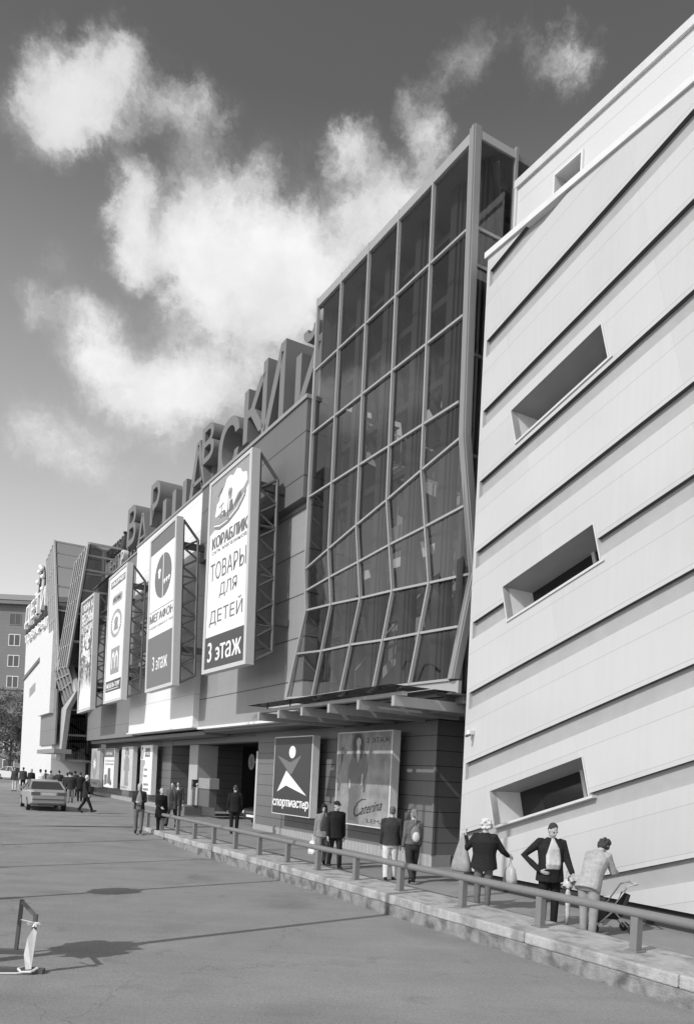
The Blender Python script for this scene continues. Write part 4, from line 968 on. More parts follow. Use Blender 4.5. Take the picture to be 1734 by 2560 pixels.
tp = mat('pale_tape', .72, .4, var=.1, scale=12)
b = MB()
b.add([tuple(A + V(q)) for q in ((-.055, -.04, .22), (-.02, -.06, .05), (.04, -.04, .05), (.085, -.04, .50), (.045, -.05, .54), (-.01, -.07, .42), (-.01, .04, .3))], [(0,1,2,5), (2,3,4,5), (0,5,6), (1,0,6), (2,1,6), (3,2,6), (4,3,6), (5,4,6)])
part(b, 'tape_wrap', tp, bs)
part(MB().path([tuple(A + V(q)) for q in ((-.10, -.07, .06), (-.05, -.1, .03), (.06, -.1, .04), (.11, -.04, .07), (.06, .05, .05), (-.06, .06, .06), (-.10, -.07, .06))], .015, 6), 'tape_knot', tp, bs)
rn = random.Random(5); b = MB()
for k in range(9):
    a = rn.random()*2*pi; l = .035 + .05*rn.random(); c = A + V((.05, -.02, .60)); e = c + V((cos(a)*l*1.3, -.04, sin(a)*l*.6)); b.bar(c, e, .02, .006)
b.bar(A + V((.05, -.03, .60)), A + V((-.16, .1, .60)), .02, .004)
part(b, 'tape_bow', tp, bs)
part(MB().path([tuple(A + V(q)) for q in ((.09, -.06, .04), (-.1, -.12, .02), (-.35, -.14, .012))], .010, 6), 'loose_tape', tp, bs)
part(MB().bar(B_ + V((-.6, .1, .03)), B_ + V((-.2, .02, .03)), .05, .04), 'side_bar', m_darkm, bs)

# ------------------------------------------------------------------ lamp posts left of the road (their shadows cross it)
LP = 'slim lamp posts left of the road'
sdx, sdy = cos(SUN_AZ), sin(SUN_AZ)
def lamp_post(label, px_, py_, back, h, blob, r=.055):
    x, y = px_ - sdx*back, py_ - sdy*back
    t = wt('lamp_post', label, 'lamp post', (x, y, -.2), 0, LP)
    part(MB().path([(0, 0, 0), (0, 0, .9)], .11, 10), 'base', m_steel, t); part(MB().path([(0, 0, .9), (0, 0, h)], [r, r*.8], 8), 'pole', m_steel, t)
    part(MB().path([(0, 0, h - .05), (-.5, -.1, h + .3), (-1.1, -.2, h + .35)], .035, 6), 'arm', m_steel, t); part(MB().ell((-1.2, -.22, h + .33), (.32, .14, .08)), 'lamp_head', m_steel, t, smooth=True)
    if blob:
        rn = random.Random(int(back*10)); b = MB()
        for k in range(420):
            d = V((rn.gauss(0, 1), rn.gauss(0, 1), rn.gauss(0, .7))).normalized(); d = V((d.x*blob[1], d.y*blob[1], d.z*blob[2]))*(rn.random()**.4); c = V((0, 0, blob[0])) + d
            a = V((rn.gauss(0,1), rn.gauss(0,1), rn.gauss(0,1))).normalized(); e = a.orthogonal().normalized(); s = .07 + .05*rn.random(); b.poly([c - a*s, c + e*s*.7, c + a*s, c - e*s*.7])
        part(b, 'flower_basket', mat('leaves', .085), t); part(MB().ell((0, 0, blob[0] - .1), (blob[1]*.6, blob[1]*.6, blob[2]*.5)), 'basket', m_darkm, t)
lamp_post('lamp post with a flower basket nearest the barrier stand', -.97, 12.72, 5.3, 11.0, (1.75, .46, .30), .075)
lamp_post('lamp post with a small flower basket, second from the viewer left of the road', -1.6, 18.37, 7.0, 12.0, (2.45, .40, .24), .06)
lamp_post('plain lamp post, third from the viewer left of the road', -3.82, 22.40, 6.8, 13.0, None, .055)
lamp_post('plain lamp post, fourth from the viewer left of the road', -6.08, 26.49, 6.6, 13.0, None, .055)
lamp_post('plain lamp post, farthest from the viewer left of the road', -12.31, 32.99, 5.0, 13.0, None, .055)

# ------------------------------------------------------------------ cars
def rounded(hw, z0, z1, r, n=3):
    pts = []
    for cx, cz, s in ((hw - r, z1 - r, 0), (-(hw - r), z1 - r, 1), (-(hw - r), z0 + r*.6, 2), (hw - r, z0 + r*.6, 3)):
        for k in range(n + 1): a = pi/2*(s + k/n); pts.append((cx + r*cos(a), cz + (r if s < 2 else r*.6)*sin(a)))
    return pts
def make_car(name, label, loc, yaw, paint, plate=True, group=None):
    t = wt(name, label, 'car', loc, yaw, group)
    st = [(-2.18, .58, .36, .66), (-2.1, .74, .28, .74), (-1.6, .82, .22, .82), (-.8, .85, .2, .90), (0, .855, .2, .93), (.9, .85, .2, .95), (1.6, .84, .24, .99), (2.05, .78, .30, .98), (2.2, .70, .38, .90)]
    b = MB().rings([[(x, y, z) for x, z in rounded(hw, z0, z1, .10)] for y, hw, z0, z1 in st]); part(b, 'body', paint, t, smooth=False, bevel=.02)
    gl = [(-1.15, .74, .86, .93), (-.45, .60, .90, 1.36), (.35, .60, .92, 1.40), (1.0, .59, .94, 1.34), (1.65, .70, .95, 1.0)]
    part(MB().rings([[(hw + .08, y, z0), (hw + .0*0, y, z1), (-hw, y, z1), (-hw - .08, y, z0)] for y, hw, z0, z1 in gl]), 'cabin_glass', mat('car_glass', .05, .06, var=0, spec=.8), t)
    part(MB().rings([[(.60, y, z - .02), (.55, y, z + .035), (-.55, y, z + .035), (-.60, y, z - .02)] for y, z in ((-.5, 1.34), (0, 1.395), (.5, 1.40), (1.02, 1.33))]), 'roof', paint, t)
    for s in (-1, 1):
        f = MB()
        for p, q in (((.80, -1.15, .93), (.61, -.45, 1.37)), ((.61, 1.0, 1.35), (.78, 1.62, .99)), ((.84, .25, .93), (.615, .25, 1.37))): f.bar((s*p[0], p[1], p[2]), (s*q[0], q[1], q[2]), .07, .05)
        part(f, 'window_pillar', paint, t)
        part(MB().box(s*.92 - .10, s*.92 + .10, -.82, -.72, .93, 1.05), 'side_mirror', paint, t, bevel=.02)
        part(MB().box(s*.56 - .19, s*.56 + .19, 2.12, 2.205, .72, .88), 'tail_light', mat('tail_lens', .12, .2), t, bevel=.01)
        part(MB().box(s*.52 - .17, s*.52 + .17, -2.17, -2.1, .52, .66), 'headlight', g_(.75, .15), t, bevel=.02)
        for y in (-1.35, 1.35):
            w = part(MB().path([(s*.70, y, .31), (s*.86, y, .31)], .31, 20), 'wheel', mat('tyre', .03, .8), t); part(MB().path([(s*.85, y, .31), (s*.868, y, .31)], .19, 14), 'rim', g_(.35, .3), w)
    part(MB().box(-.30, .30, 2.195, 2.215, .73, .85), 'number_plate', g_(.62, .4), t); part(MB().box(-.31, .31, -2.2, -2.185, .40, .50), 'number_plate', g_(.8, .4), t)
    part(MB().box(-.70, .70, 2.2, 2.225, .52, .57), 'bumper_strip', m_darkm, t); part(MB().box(-.4, .4, -2.2, -2.17, .56, .64), 'grille', m_darkm, t)
    part(MB().path([(.35, 2.0, .26), (.35, 2.22, .26)], .04, 8), 'exhaust', m_darkm, t)
    return t
car_silver = mat('silver_paint', .40, .28, metal=.3, var=.01)
r1, r2 = ground(74, 2025, zwalk), ground(155, 2027, zwalk)
W1, W2 = fac(*r1), fac(*r2); mid = (W1 + W2)/2; ax = (W2 - W1).normalized()
yaw = atan2(ax.y, ax.x) 
fwd = V((-ax.y, ax.x, 0))        # away from the viewer
make_car('silver_car', 'silver saloon car seen from behind among the crowd on the forecourt', mid + fwd*1.35 + V((0, 0, zwalk(r1[0]))), yaw + pi, car_silver)
q = ground(320 + 1400/4.63, 1780 + 1335/4.63)
make_car('dark_car', 'dark car nosing out of the garage entrance, one headlight showing', fac(q[0] - .75, q[1] + 2.4, zwalk(q[0])), TH + .12, mat('dark_paint', .03, .25, var=0))
q = ground(42, 1951)
make_car('pale_car', 'small pale car far off at the left edge between pedestrians', fac(q[0] - 2, q[1], zwalk(q[0])), TH + 2.0, g_(.6, .3))

# ------------------------------------------------------------------ people
def solid(name, mb, vox, material, parent, smooth=2):
    """closed overlapping shapes fused into one continuous surface"""
    me = mb.mesh(name); o = bpy.data.objects.new(name, me); COL.objects.link(o)
    m = o.modifiers.new('fuse', 'REMESH'); m.mode = 'VOXEL'; m.voxel_size = vox
    if smooth: k = o.modifiers.new('soft', 'SMOOTH'); k.factor = .5; k.iterations = smooth
    bpy.context.view_layer.update()
    n = bpy.data.meshes.new_from_object(o.evaluated_get(bpy.context.evaluated_depsgraph_get()))
    bpy.data.objects.remove(o); bpy.data.meshes.remove(me); n.name = name
    for p in n.polygons: p.use_smooth = True
    return link(name, n, material, parent)
m_skin = mat('skin', .43, .55, var=.03, scale=8)
def cloth(v, name=None, **k): return mat(name or 'cloth_%03d' % round(v*1000), v, .85, var=.14, scale=9, bump=.8, bscale=15, spec=.15, **k)
def rotx(p, a, o=(0, 0, 0)):
    p = V(p) - V(o); return V((p.x, p.y*cos(a) - p.z*sin(a), p.y*sin(a) + p.z*cos(a))) + V(o)
def rotz(p, a, o=(0, 0, 0)):
    p = V(p) - V(o); return V((p.x*cos(a) - p.y*sin(a), p.x*sin(a) + p.y*cos(a), p.z)) + V(o)
def person(label, loc, h, face, top=.06, legs=.06, hair=.05, style='short', lean=0, head=(0, 0), legpose=((0, 0), (0, 0)), arms=(('a', 5, 8, 15), ('a', 5, 8, 15)),
           hem=.46, fat=1.0, belly=0., shirt=None, vox=.012, group=None, skirt=None, shw_=1.7, shoes=.03, bare_legs=False, top_mat=None, leg_mat=None, legw=1.0, fem=False):
    """faces local -y; arms: (pitch, abduction, elbow bend) in degrees or explicit elbow/wrist/palm points (fractions of height)"""
    t = wt('person', label, 'person', loc, atan2(face[1], face[0]) + pi/2, group)
    S = h; LN = R(lean); hip = V((0, 0, .50*S))
    def up(p):                                      # torso frame -> leaned
        return rotx(p, LN, hip)
    def ring(z, rx, ry, yo=0, n=16, lean_=True, pw=.8):
        out = []
        for k in range(n):
            a = 2*pi*k/n; c, s_ = cos(a), sin(a)
            p = V((math.copysign(abs(c)**pw, c)*rx*S, math.copysign(abs(s_)**pw, s_)*ry*S + yo*S, z*S)); out.append(up(p) if lean_ else p)
        return out
    shw = .105 if not fem else .094
    # joints
    J = {}
    for i, sd_ in enumerate((-1, 1)):
        hj = V((sd_*.052*S, 0, .50*S)); pt, kn = legpose[i]
        kd = V((0, -sin(R(pt)), -cos(R(pt)))); kj = hj + kd*.235*S
        ad = V((0, -sin(R(pt - kn)), -cos(R(pt - kn)))); aj = kj + ad*.225*S
        J['leg', i] = (hj, kj + V((sd_*.004*S, 0, 0)), aj, R(pt - kn) )
        sj = up(V((sd_*shw*S, .004*S, .805*S)))
        am = arms[i]
        if am[0] == 'a':
            p_, ab, el = am[1:4]; inn = am[4] if len(am) > 4 else 0
            d1 = V((sd_*sin(R(ab)), -sin(R(p_))*cos(R(ab)), -cos(R(p_))*cos(R(ab)))); ej = sj + d1*.175*S
            d2 = V((sd_*sin(R(ab*.5)) - sd_*sin(R(inn)), -sin(R(p_ + el)), -cos(R(p_ + el)))).normalized(); wj = ej + d2*.150*S
        else:
            ej, wj = V(am[1])*S, V(am[2])*S; d2 = (wj - ej).normalized()
            if len(am) > 3: d2 = (V(am[3]) ).normalized()
        J['arm', i] = (sj, ej, wj, d2, sd_)
    neck = up(V((0, .004*S, .835*S))); hc0 = up(V((0, -.012*S, .925*S)))
    hy, hp = R(head[0]), R(head[1])
    def hd(p): # head space (centred on skull) -> body
        q = rotx(V(p)*S, LN*.6 + hp); q = rotz(q, hy); return hc0 + q + V((0, -.045*S*sin(hp + LN*.4), -.02*S*abs(sin(hp))))
    # ---- body, one fused surface
    b = MB()
    b.rings([ring(.455, .085*fat, .060*fat), ring(.50, .092*fat, .066*fat), ring(.55, .088*fat, .062*fat + belly*.6), ring(.60, .080*fat, .056*fat + belly, -belly*.5), ring(.68, .088*fat, .060*fat), ring(.75, .098*fat, .062*fat), ring(.80, .092, .050), ring(.835, .055, .038)])
    b.path([neck - V((0, 0, .03*S)), (neck + hd((0, .0, -.03)))/2, hd((0, .006, -.025))], [.036*S, .032*S, .031*S], 10)
    def HE(c, r, n=12, m=9):
        rs = []
        for i in range(m):
            tt = -pi/2 + pi*(i + .5)/m; rs.append([hd((c[0] + r[0]*cos(tt)*cos(2*pi*k/n), c[1] + r[1]*cos(tt)*sin(2*pi*k/n), c[2] + r[2]*sin(tt)*1.03)) for k in range(n)])
        return rs
    b.rings(HE((0, .004, .012), (.041, .052, .055))); b.rings(HE((0, -.014, -.022), (.033, .038, .038))); b.rings(HE((0, -.022, -.050), (.018, .020, .014)))
    b.rings(HE((0, -.054, -.010), (.0075, .012, .014), 8, 5)); b.rings(HE((0, -.046, .010), (.026, .008, .006), 8, 5))
    for s_ in (-1, 1): b.rings(HE((s_*.042, .006, -.006), (.006, .013, .019), 8, 5))
    b.rings(HE((0, -.047, -.034), (.014, .007, .004), 8, 5))
    for i in (0, 1):
        hj, kj, aj, sa = J['leg', i]
        b.path([hj, hj + (kj-hj)*.5, kj, kj + (aj-kj)*.35, aj], [.05*S, .045*S, .032*S, .033*S, .021*S], 10, 'round')
        fd = rotx(V((0, -1, 0)), -sa*.6); b.path([aj + V((0, .02*S, -.018*S)), aj + fd*.05*S + V((0, 0, -.025*S)), aj + fd*.10*S + V((0, 0, -.030*S))], [.02*S, .02*S, .015*S], 8, 'round')
        sj, ej, wj, d2, sd_ = J['arm', i]
        b.path([sj, (sj + ej)/2, ej, ej + (wj-ej)*.3, wj], [.034*S, .028*S, .023*S, .024*S, .016*S], 10, 'round')
        side = V((sd_, 0, 0)); side = (side - d2*side.dot(d2)).normalized(); w = d2.cross(side)       # w: across the palm
        pc = wj + d2*.032*S; rs = []
        for q_, rw, rt in ((-.03, .014, .011), (-.01, .021, .011), (.012, .023, .010), (.026, .020, .009)):
            rs.append([pc + d2*q_*S + w*rw*S*cos(2*pi*k/10) + side*rt*S*sin(2*pi*k/10) for k in range(10)])
        b.rings(rs)
        for k, ln in enumerate((.040, .046, .043, .034)):
            f0 = pc + d2*.022*S + w*(.0165 - .011*k)*S; f1 = f0 + d2*ln*.5*S - side*.004*S; f2 = f1 + (d2*.75 - side*.65).normalized()*ln*.32*S; f3 = f2 + (d2*.35 - side*.9).normalized()*ln*.25*S
            b.path([f0, f1, f2, f3], [.0058*S, .0056*S, .0052*S, .0045*S], 6, 'round')
        fw_ = w if (w.y < 0) else -w
        t0 = pc - d2*.006*S + fw_*.019*S; t1 = t0 + (d2*.6 + fw_*.75).normalized()*.024*S; t2 = t1 + (d2*.9 + fw_*.1 - side*.3).normalized()*.022*S
        b.path([t0, t1, t2], [.0072*S, .0064*S, .0055*S], 6, 'round')
    solid('body', b, min(vox, .0105) if vox < .016 else vox, m_skin, t, 1)
    # ---- trousers or skirt
    b = MB(); e = .010
    b.rings([ring(.44, .082*fat + e, .058*fat + e, lean_=False), ring(.47, .092*fat + e, .068*fat + e, lean_=False), ring(.52, .094*fat + e, .068*fat + e, lean_=False), ring(.565, .086*fat + e, .062*fat + e + belly*.5)])
    for i in (0, 1):
        hj, kj, aj, sa = J['leg', i]; g_w = legw
        b.path([hj, hj + (kj-hj)*.5, kj, kj + (aj-kj)*.5, aj + (aj-kj).normalized()*.012*S], [.056*S*g_w, .051*S*g_w, .040*S*g_w, .037*S*g_w, .033*S*g_w], 12)
    solid('trousers', b, vox, leg_mat or cloth(legs), t)
    b = MB()
    for i in (0, 1):
        hj, kj, aj, sa = J['leg', i]; fd = rotx(V((0, -1, 0)), -sa*.6); up_ = V((0, 0, 1))
        b.path([aj - fd*.028*S - up_*.014*S, aj + fd*.02*S - up_*.014*S, aj + fd*.07*S - up_*.024*S, aj + fd*.115*S - up_*.028*S], [.024*S, .027*S, .024*S, .016*S], 10, 'round')
        b.path([aj - fd*.034*S - up_*.034*S, aj + fd*.07*S - up_*.036*S, aj + fd*.12*S - up_*.036*S], [.014*S, .018*S, .014*S], 8, 'round')
    solid('shoes', b, vox, cloth(shoes), t, 1)
    # ---- jacket or top
    b = MB(); e = .016
    fl = .008 if hem < .48 else 0
    b.rings([ring(hem, .094*fat + e + fl, .070*fat + e + fl), ring(max(hem + .03, .50), .093*fat + e + fl*.5, .068*fat + e), ring(.56, .088*fat + e, .062*fat + e + belly*.7), ring(.61, .083*fat + e, .059*fat + e + belly, -belly*.5), ring(.68, .091*fat + e, .063*fat + e), ring(.75, .101*fat + e*.9, .065*fat + e), ring(.80, .098 + e*.5, .054 + e*.8), ring(.832, .058 + e*.6, .043 + e*.6), ring(.85, .037 + e*.4, .034 + e*.4, .004)])
    for i in (0, 1):
        sj, ej, wj, d2, sd_ = J['arm', i]
        b.path([sj - V((sd_*.02*S, 0, 0)), sj, sj + (ej-sj)*.4, ej, ej + (wj-ej)*.5, wj - (wj-ej)*.03], [.040*S, .044*S*fat**.3, .038*S*fat**.3, .033*S*fat**.3, .030*S, .027*S], 12, 'round')
    solid('jacket', b, vox, top_mat or cloth(top), t, 2)
    if shirt is not None:                            # shirt seen in the open front
        b = MB(); f = -(e + .010)
        b.rings([ring(.550, .036*shw_, .060*fat + belly*.7, f + .010, pw=.5), ring(.60, .036*shw_, .057*fat + belly, f - belly*.5, pw=.5), ring(.68, .035*shw_, .064*fat, f, pw=.5), ring(.75, .030*shw_, .064*fat, f, pw=.6), ring(.80, .018*shw_, .052, f + .002, pw=.7), ring(.845, .020, .036, f + .012)])
        solid('shirt', b, vox, cloth(shirt), t, 1)
        b = MB(); b.rings([ring(hem - .004, .030*shw_, .062*fat + .006, f - .006, pw=.5), ring(.50, .034*shw_, .064*fat, f - .002, pw=.5), ring(.556, .036*shw_, .061*fat + belly*.75, f + .006, pw=.5)])
        solid('trouser_front', b, vox, leg_mat or cloth(legs), t, 1)
    # ---- hair
    b = MB(); hm = cloth(hair, 'hair_%03d' % round(hair*1000))
    if style == 'cap':
        b.rings(HE((0, .006, .030), (.046, .056, .044))); rs = []
        for q_, w_, z_ in ((-.03, .038, .030), (-.06, .036, .028), (-.085, .024, .022)): rs.append([hd((w_*cos(2*pi*k/10), q_ + .004*sin(2*pi*k/10), z_ + .004*sin(2*pi*k/10))) for k in range(10)])
        b.rings(rs); solid('cap', b, vox*.8, hm, t, 1)
        b = MB(); b.rings(HE((0, .022, -.004), (.043, .040, .034))); solid('hair', b, vox*.8, cloth(.05, 'hair_050'), t, 1)
    else:
        rn = random.Random(int(h*1000) + int(loc[0]*10))
        if style == 'short': b.rings(HE((0, .012, .028), (.044, .052, .047))); b.rings(HE((0, .026, .000), (.041, .036, .034)))
        if style == 'bob': b.rings(HE((0, .010, .026), (.050, .056, .052))); b.rings(HE((0, .020, -.022), (.053, .044, .048))); b.rings(HE((-.04, -.004, -.02), (.016, .034, .045))); b.rings(HE((.04, -.004, -.02), (.016, .034, .045))); b.rings(HE((0, -.042, .042), (.036, .012, .014)))
        if style in ('long', 'pony'): b.rings(HE((0, .012, .026), (.046, .054, .048))); b.rings(HE((0, .026, -.008), (.042, .036, .042)))
        if style == 'long': b.rings(HE((0, .034, -.06), (.046, .026, .075)))
        if style == 'pony': b.rings(HE((0, .062, .010), (.016, .018, .016))); b.rings(HE((0, .074, -.05), (.013, .014, .060))); b.rings(HE((.01, .074, -.10), (.010, .012, .045)))
        if style == 'curly':
            b.rings(HE((0, .012, .022), (.052, .056, .052)))
            for k in range(46):
                a, z = rn.random()*2*pi, rn.uniform(-.8, 1); r_ = sqrt(1 - z*z); d = (cos(a)*r_*.058, .014 + sin(a)*r_*.060, .018 + z*.060)
                if d[1] < -.03 and d[2] < .03: continue
                b.rings(HE(d, (.016, .016, .016), 8, 5))
        if style == 'tousled':
            b.rings(HE((0, .010, .026), (.050, .056, .050))); b.rings(HE((0, .026, -.016), (.050, .040, .050)))
            for k in range(30):
                a, z = rn.random()*2*pi, rn.uniform(-.9, 1); r_ = sqrt(1 - z*z); d = (cos(a)*r_*.052, .012 + sin(a)*r_*.056, .012 + z*.056)
                if d[1] < -.035 and d[2] < .03: continue
                b.rings(HE(d, (.012, .013, .020), 8, 5))
        solid('hair', b, vox*.8, hm, t, 1)
    if vox <= .012:
        for s_ in (-1, 1): part_ = MB().rings(HE((s_*.017, -.0455, .000), (.0075, .005, .0042), 8, 5)); link('eye', part_.mesh('eye', smooth=True), g_(.05, .3), t)
        for s_ in (-1, 1): part_ = MB().rings(HE((s_*.018, -.0475, .0115), (.012, .005, .0028), 8, 5)); link('eyebrow', part_.mesh('eyebrow', smooth=True), cloth(min(hair, .12), 'brow_%03d' % round(min(hair, .12)*1000)), t)
        part_ = MB().rings(HE((0, -.0525, -.035), (.0125, .003, .0032), 8, 5)); link('mouth', part_.mesh('mouth', smooth=True), g_(.17, .5), t)
    return t, J, up, S, hd
def at(u, v, dz=0): return fac(u, v, zwalk(u) + dz)
def front(du, dv): return (du*EU[0] + dv*EV[0], du*EU[1] + dv*EV[1])
def toworld(t, p): return V(t.location) + rotz(V(p), t.rotation_euler.z)
def bag(name, label, cat, hand, w, hgt, val, dep=.10, group=None, material=None, handles=True, drape=False):
    """soft carrier bag hanging under a point"""
    t = wt(name, label, cat, hand, random.random()*.6 + TH, group); rn = random.Random(int(w*1000)); rs = []
    for z, f in (((-.02, .10), (-.12, .25), (-.30, .55), (-.14 - hgt*.7, .95), (-.14 - hgt*.95, 1.1), (-.14 - hgt, .85)) if drape else ((-.14, .35), (-.18, .75), (-.30, 1.0), (-.14 - hgt*.75, 1.12), (-.14 - hgt*.97, 1.05), (-.14 - hgt, .8))):
        rs.append([(w*.5*f*math.copysign(abs(cos(a))**.6, cos(a))*(1 + .06*rn.random()), dep*.5*f*math.copysign(abs(sin(a))**.6, sin(a))*(1 + .2*rn.random()), z) for a in lin(0, 2*pi, 16)[:-1]])
    o = link('bag_body', MB().rings(rs).mesh('bag_body', smooth=True), material or mat('bag_%03d' % round(val*1000), val, .45, var=.12, scale=12), t)
    if handles: link('handle', MB().path([(-w*.2, 0, -.17), (-.01, 0, .0), (w*.2, 0, -.17)], .008, 5).mesh('handle'), material or mat('bag_%03d' % round(val*1000), val), t)
    return t
NEAR = .0105
# quilted woman by the wall, seen from behind
quilt = mat('quilted_cloth', .024, .7, var=.08, bump=.2, bscale=30, spec=.15, seams=(((.7, 0, .7), .05, 50, .012, .35), ((-.7, 0, .7), .05, 50, .012, .35)))
tq, J, up, S, hd = person('woman with curly pale hair and quilted dark jacket, seen from behind', at(2.95, -1.98, 0), 1.68, front(-.70, .75), legs=.15, hair=.62, style='curly', fat=1.34, hem=.455, vox=NEAR, top_mat=quilt, legw=.95, fem=True,
    arms=(('x', (-.195, -.03, .655), (-.245, -.13, .60), (-.6, -.6, -.3)), ('x', (.20, -.02, .66), (.225, -.10, .785), (.2, -.5, 1))), head=(0, 8), legpose=((3, 3), (-3, 3)))
w_ = toworld(tq, (.255*S, -.05*S, .80*S))
wsh = mat('translucent_bag', .30, .5, var=.2, scale=9)
bag('carrier_bag', 'big limp grey carrier bag held up at the quilted woman\'s left shoulder', 'bag', w_ + V((0, 0, .06)), .40, .60, .3, .16, material=wsh, handles=False, drape=True)
w_ = toworld(tq, (-.275*S, -.16*S, .58*S))
bag('carrier_bag', 'white carrier bag between the quilted woman and the man in the suit', 'bag', w_ + V((0, 0, -.02)), .24, .32, .48, .14)
# man in the dark suit, hand on hip
person('man in an open dark suit over a pale shirt, hand on hip by the rail', at(4.60, -1.95), 1.74, front(1.0, -.5), top=.022, legs=.018, hair=.05, style='short', fat=1.16, belly=.018, shirt=.52, hem=.43, vox=NEAR, head=(14, 24), shw_=2.2,
    arms=(('x', (-.245, .05, .665), (-.125, -.075, .535), (.8, -.5, -.3)), ('a', 18, 14, 22)), legpose=((0, 0), (4, 4)))
# bending young woman with the pushchair
tg, J, up, S, hd = person('young woman in a speckled pale jacket bending over a pushchair by the rail', at(5.50, -2.0), 1.66, front(-.25, 1), top=.36, legs=.30, hair=.055, style='tousled', lean=30, head=(-8, 34), fem=True, fat=1.06, hem=.43, vox=NEAR,
    top_mat=mat('speckled_cloth', .36, .85, var=.28, scale=16, bump=.4, bscale=50), leg_mat=mat('pale_jeans', .33, .85, var=.15, scale=7, bump=.3, bscale=60), arms=(('a', 26, 10, 60, 25), ('a', 30, 10, 80, 30)), legpose=((2, 4), (6, 4)), legw=1.08)
qp = ground(1522, 2330); pc = at(*qp)
ps = wt('pushchair', 'folded dark pushchair with pale tubes in front of the bending young woman', 'pushchair', pc, TH + 2.6)
S8 = .82
for nm, pts, r_ in (('side_tube', [(-.22, -.35, .08), (-.22, .05, .50), (-.22, -.25, .95), (-.22, -.42, 1.0)], .014), ('side_tube', [(.22, -.35, .08), (.22, .05, .50), (.22, -.25, .95), (.22, -.42, 1.0)], .014), ('cross_tube', [(-.22, .38, .10), (-.22, -.05, .52)], .014), ('cross_tube', [(.22, .38, .10), (.22, -.05, .52)], .014), ('push_bar', [(-.22, -.42, 1.0), (.22, -.42, 1.0)], .018), ('bumper_bar', [(-.24, .30, .60), (.24, .30, .60)], .016)):
    link(nm, MB().path([tuple(V(p)*S8) for p in pts], r_, 8).mesh(nm, smooth=True), g_(.45, .3), ps)
link('seat', MB().rings([[(x*S8, y*S8, z*S8) for x, y, z in r] for r in ([(-.19, .24, .30), (.19, .24, .30), (.19, .22, .37), (-.19, .22, .37)], [(-.2, -.08, .28), (.2, -.08, .28), (.2, -.06, .38), (-.2, -.06, .38)], [(-.2, -.22, .40), (.2, -.22, .40), (.2, -.14, .44), (-.2, -.14, .44)], [(-.18, -.32, .78), (.18, -.32, .78), (.18, -.26, .80), (-.18, -.26, .80)])]).mesh('seat', smooth=True), cloth(.03), ps)
link('leg_cover', MB().rings([[(.17*cos(a)*f**.3, .20 + .10*sin(a)*f, z) for a in lin(0, 2*pi, 12)[:-1]] for z, f in ((.16, .6), (.24, 1.3), (.33, 1.5), (.40, .9))]).mesh('leg_cover', smooth=True), cloth(.05), ps)
for x in (-.20, .20):
    for y in (-.30, .31): link('wheel', MB().path([(x - .016, y, .075), (x + .016, y, .075)], .075, 14).mesh('wheel', smooth=False), mat('tyre', .03), ps)
tb = toworld(tg, (-.19*S, -.20*S, .46*S))
bag('cloth_bag', 'small round pale bag beside the bending young woman\'s hand', 'bag', at(5.12, -2.08, 1.0), .14, .15, .48, .12)
um = wt('folded_umbrella', 'pale striped folded umbrella hanging beside the bending young woman', 'umbrella', at(5.16, -2.10, .12), TH)
link('canopy', MB().path([(0, 0, .0), (.02, 0, .2), (.01, 0, .5), (0, 0, .62)], [.012, .035, .045, .015], 8).mesh('canopy', smooth=True), mat('striped_cloth', .5, .7, var=.5, scale=14), um)
link('handle', MB().path([(0, 0, .62), (0, 0, .76), (.04, 0, .80)], .011, 6).mesh('handle', smooth=True), m_darkm, um)
# couple walking towards the viewer
q4, q5, q6, q7 = ground(803, 2164), ground(834, 2171), ground(972, 2200), ground(1026, 2207)
tj, J, up, S, hd = person('woman with a dark bob and open pale jacket walking beside a man in a cap', at(*q4), 1.62, front(.95, -.35), top=.24, legs=.22, hair=.028, style='bob', fem=True, shirt=.085, shw_=1.9, hem=.47, vox=NEAR, head=(-8, 4),
    arms=(('a', -4, 7, 12), ('a', 6, 6, 14)), legpose=((14, 4), (-12, 12)), legw=1.05)
w_ = toworld(tj, (-.17*S, -.04*S, .44*S)); bag('shopping_bag', 'white paper shopping bag hanging from the walking woman\'s hand', 'bag', w_ + V((0, 0, .08)), .27, .36, .80, .10)
person('man in a dark cap and dark jacket walking beside the woman with a bob', at(*q5), 1.74, front(.95, -.2), top=.022, legs=.03, hair=.025, style='cap', hem=.45, vox=NEAR, head=(22, 6), arms=(('a', 4, 6, 10), ('a', -8, 7, 14)), legpose=((-10, 10), (13, 4)))
# two women seen from behind
person('woman in a dark belted jacket and cream trousers seen from behind on the pavement', at(*q6), 1.72, front(-.85, .55), top=.045, legs=.66, hair=.13, style='short', fem=False, fat=1.02, hem=.475, vox=NEAR, head=(6, 0), arms=(('a', 2, 8, 14), ('a', 6, 6, 14)), legpose=((8, 4), (-5, 5)), legw=1.12)
tb_, J, up, S, hd = person('girl with a fair ponytail and small backpack walking away on the pavement', at(*q7), 1.70, front(-.95, .32), top=.13, legs=.04, hair=.20, style='pony', fem=True, hem=.52, vox=NEAR, head=(14, 0), arms=(('a', 4, 7, 24), ('a', -4, 7, 20)), legpose=((10, 2), (-14, 26)))
b0 = toworld(tb_, (0, .115*S, .66*S))
bk = wt('backpack', 'small two-tone backpack on the back of the girl with the ponytail', 'backpack', b0, tb_.rotation_euler.z)
link('pack_body', MB().ell((0, 0, 0), (.115, .07, .19), 14, 9).mesh('pack_body', smooth=True), cloth(.20), bk)
link('front_pocket', MB().ell((.0, .045, -.05), (.085, .045, .12), 12, 8).mesh('front_pocket', smooth=True), mat('pale_cloth', .62, .7, var=.05), bk)
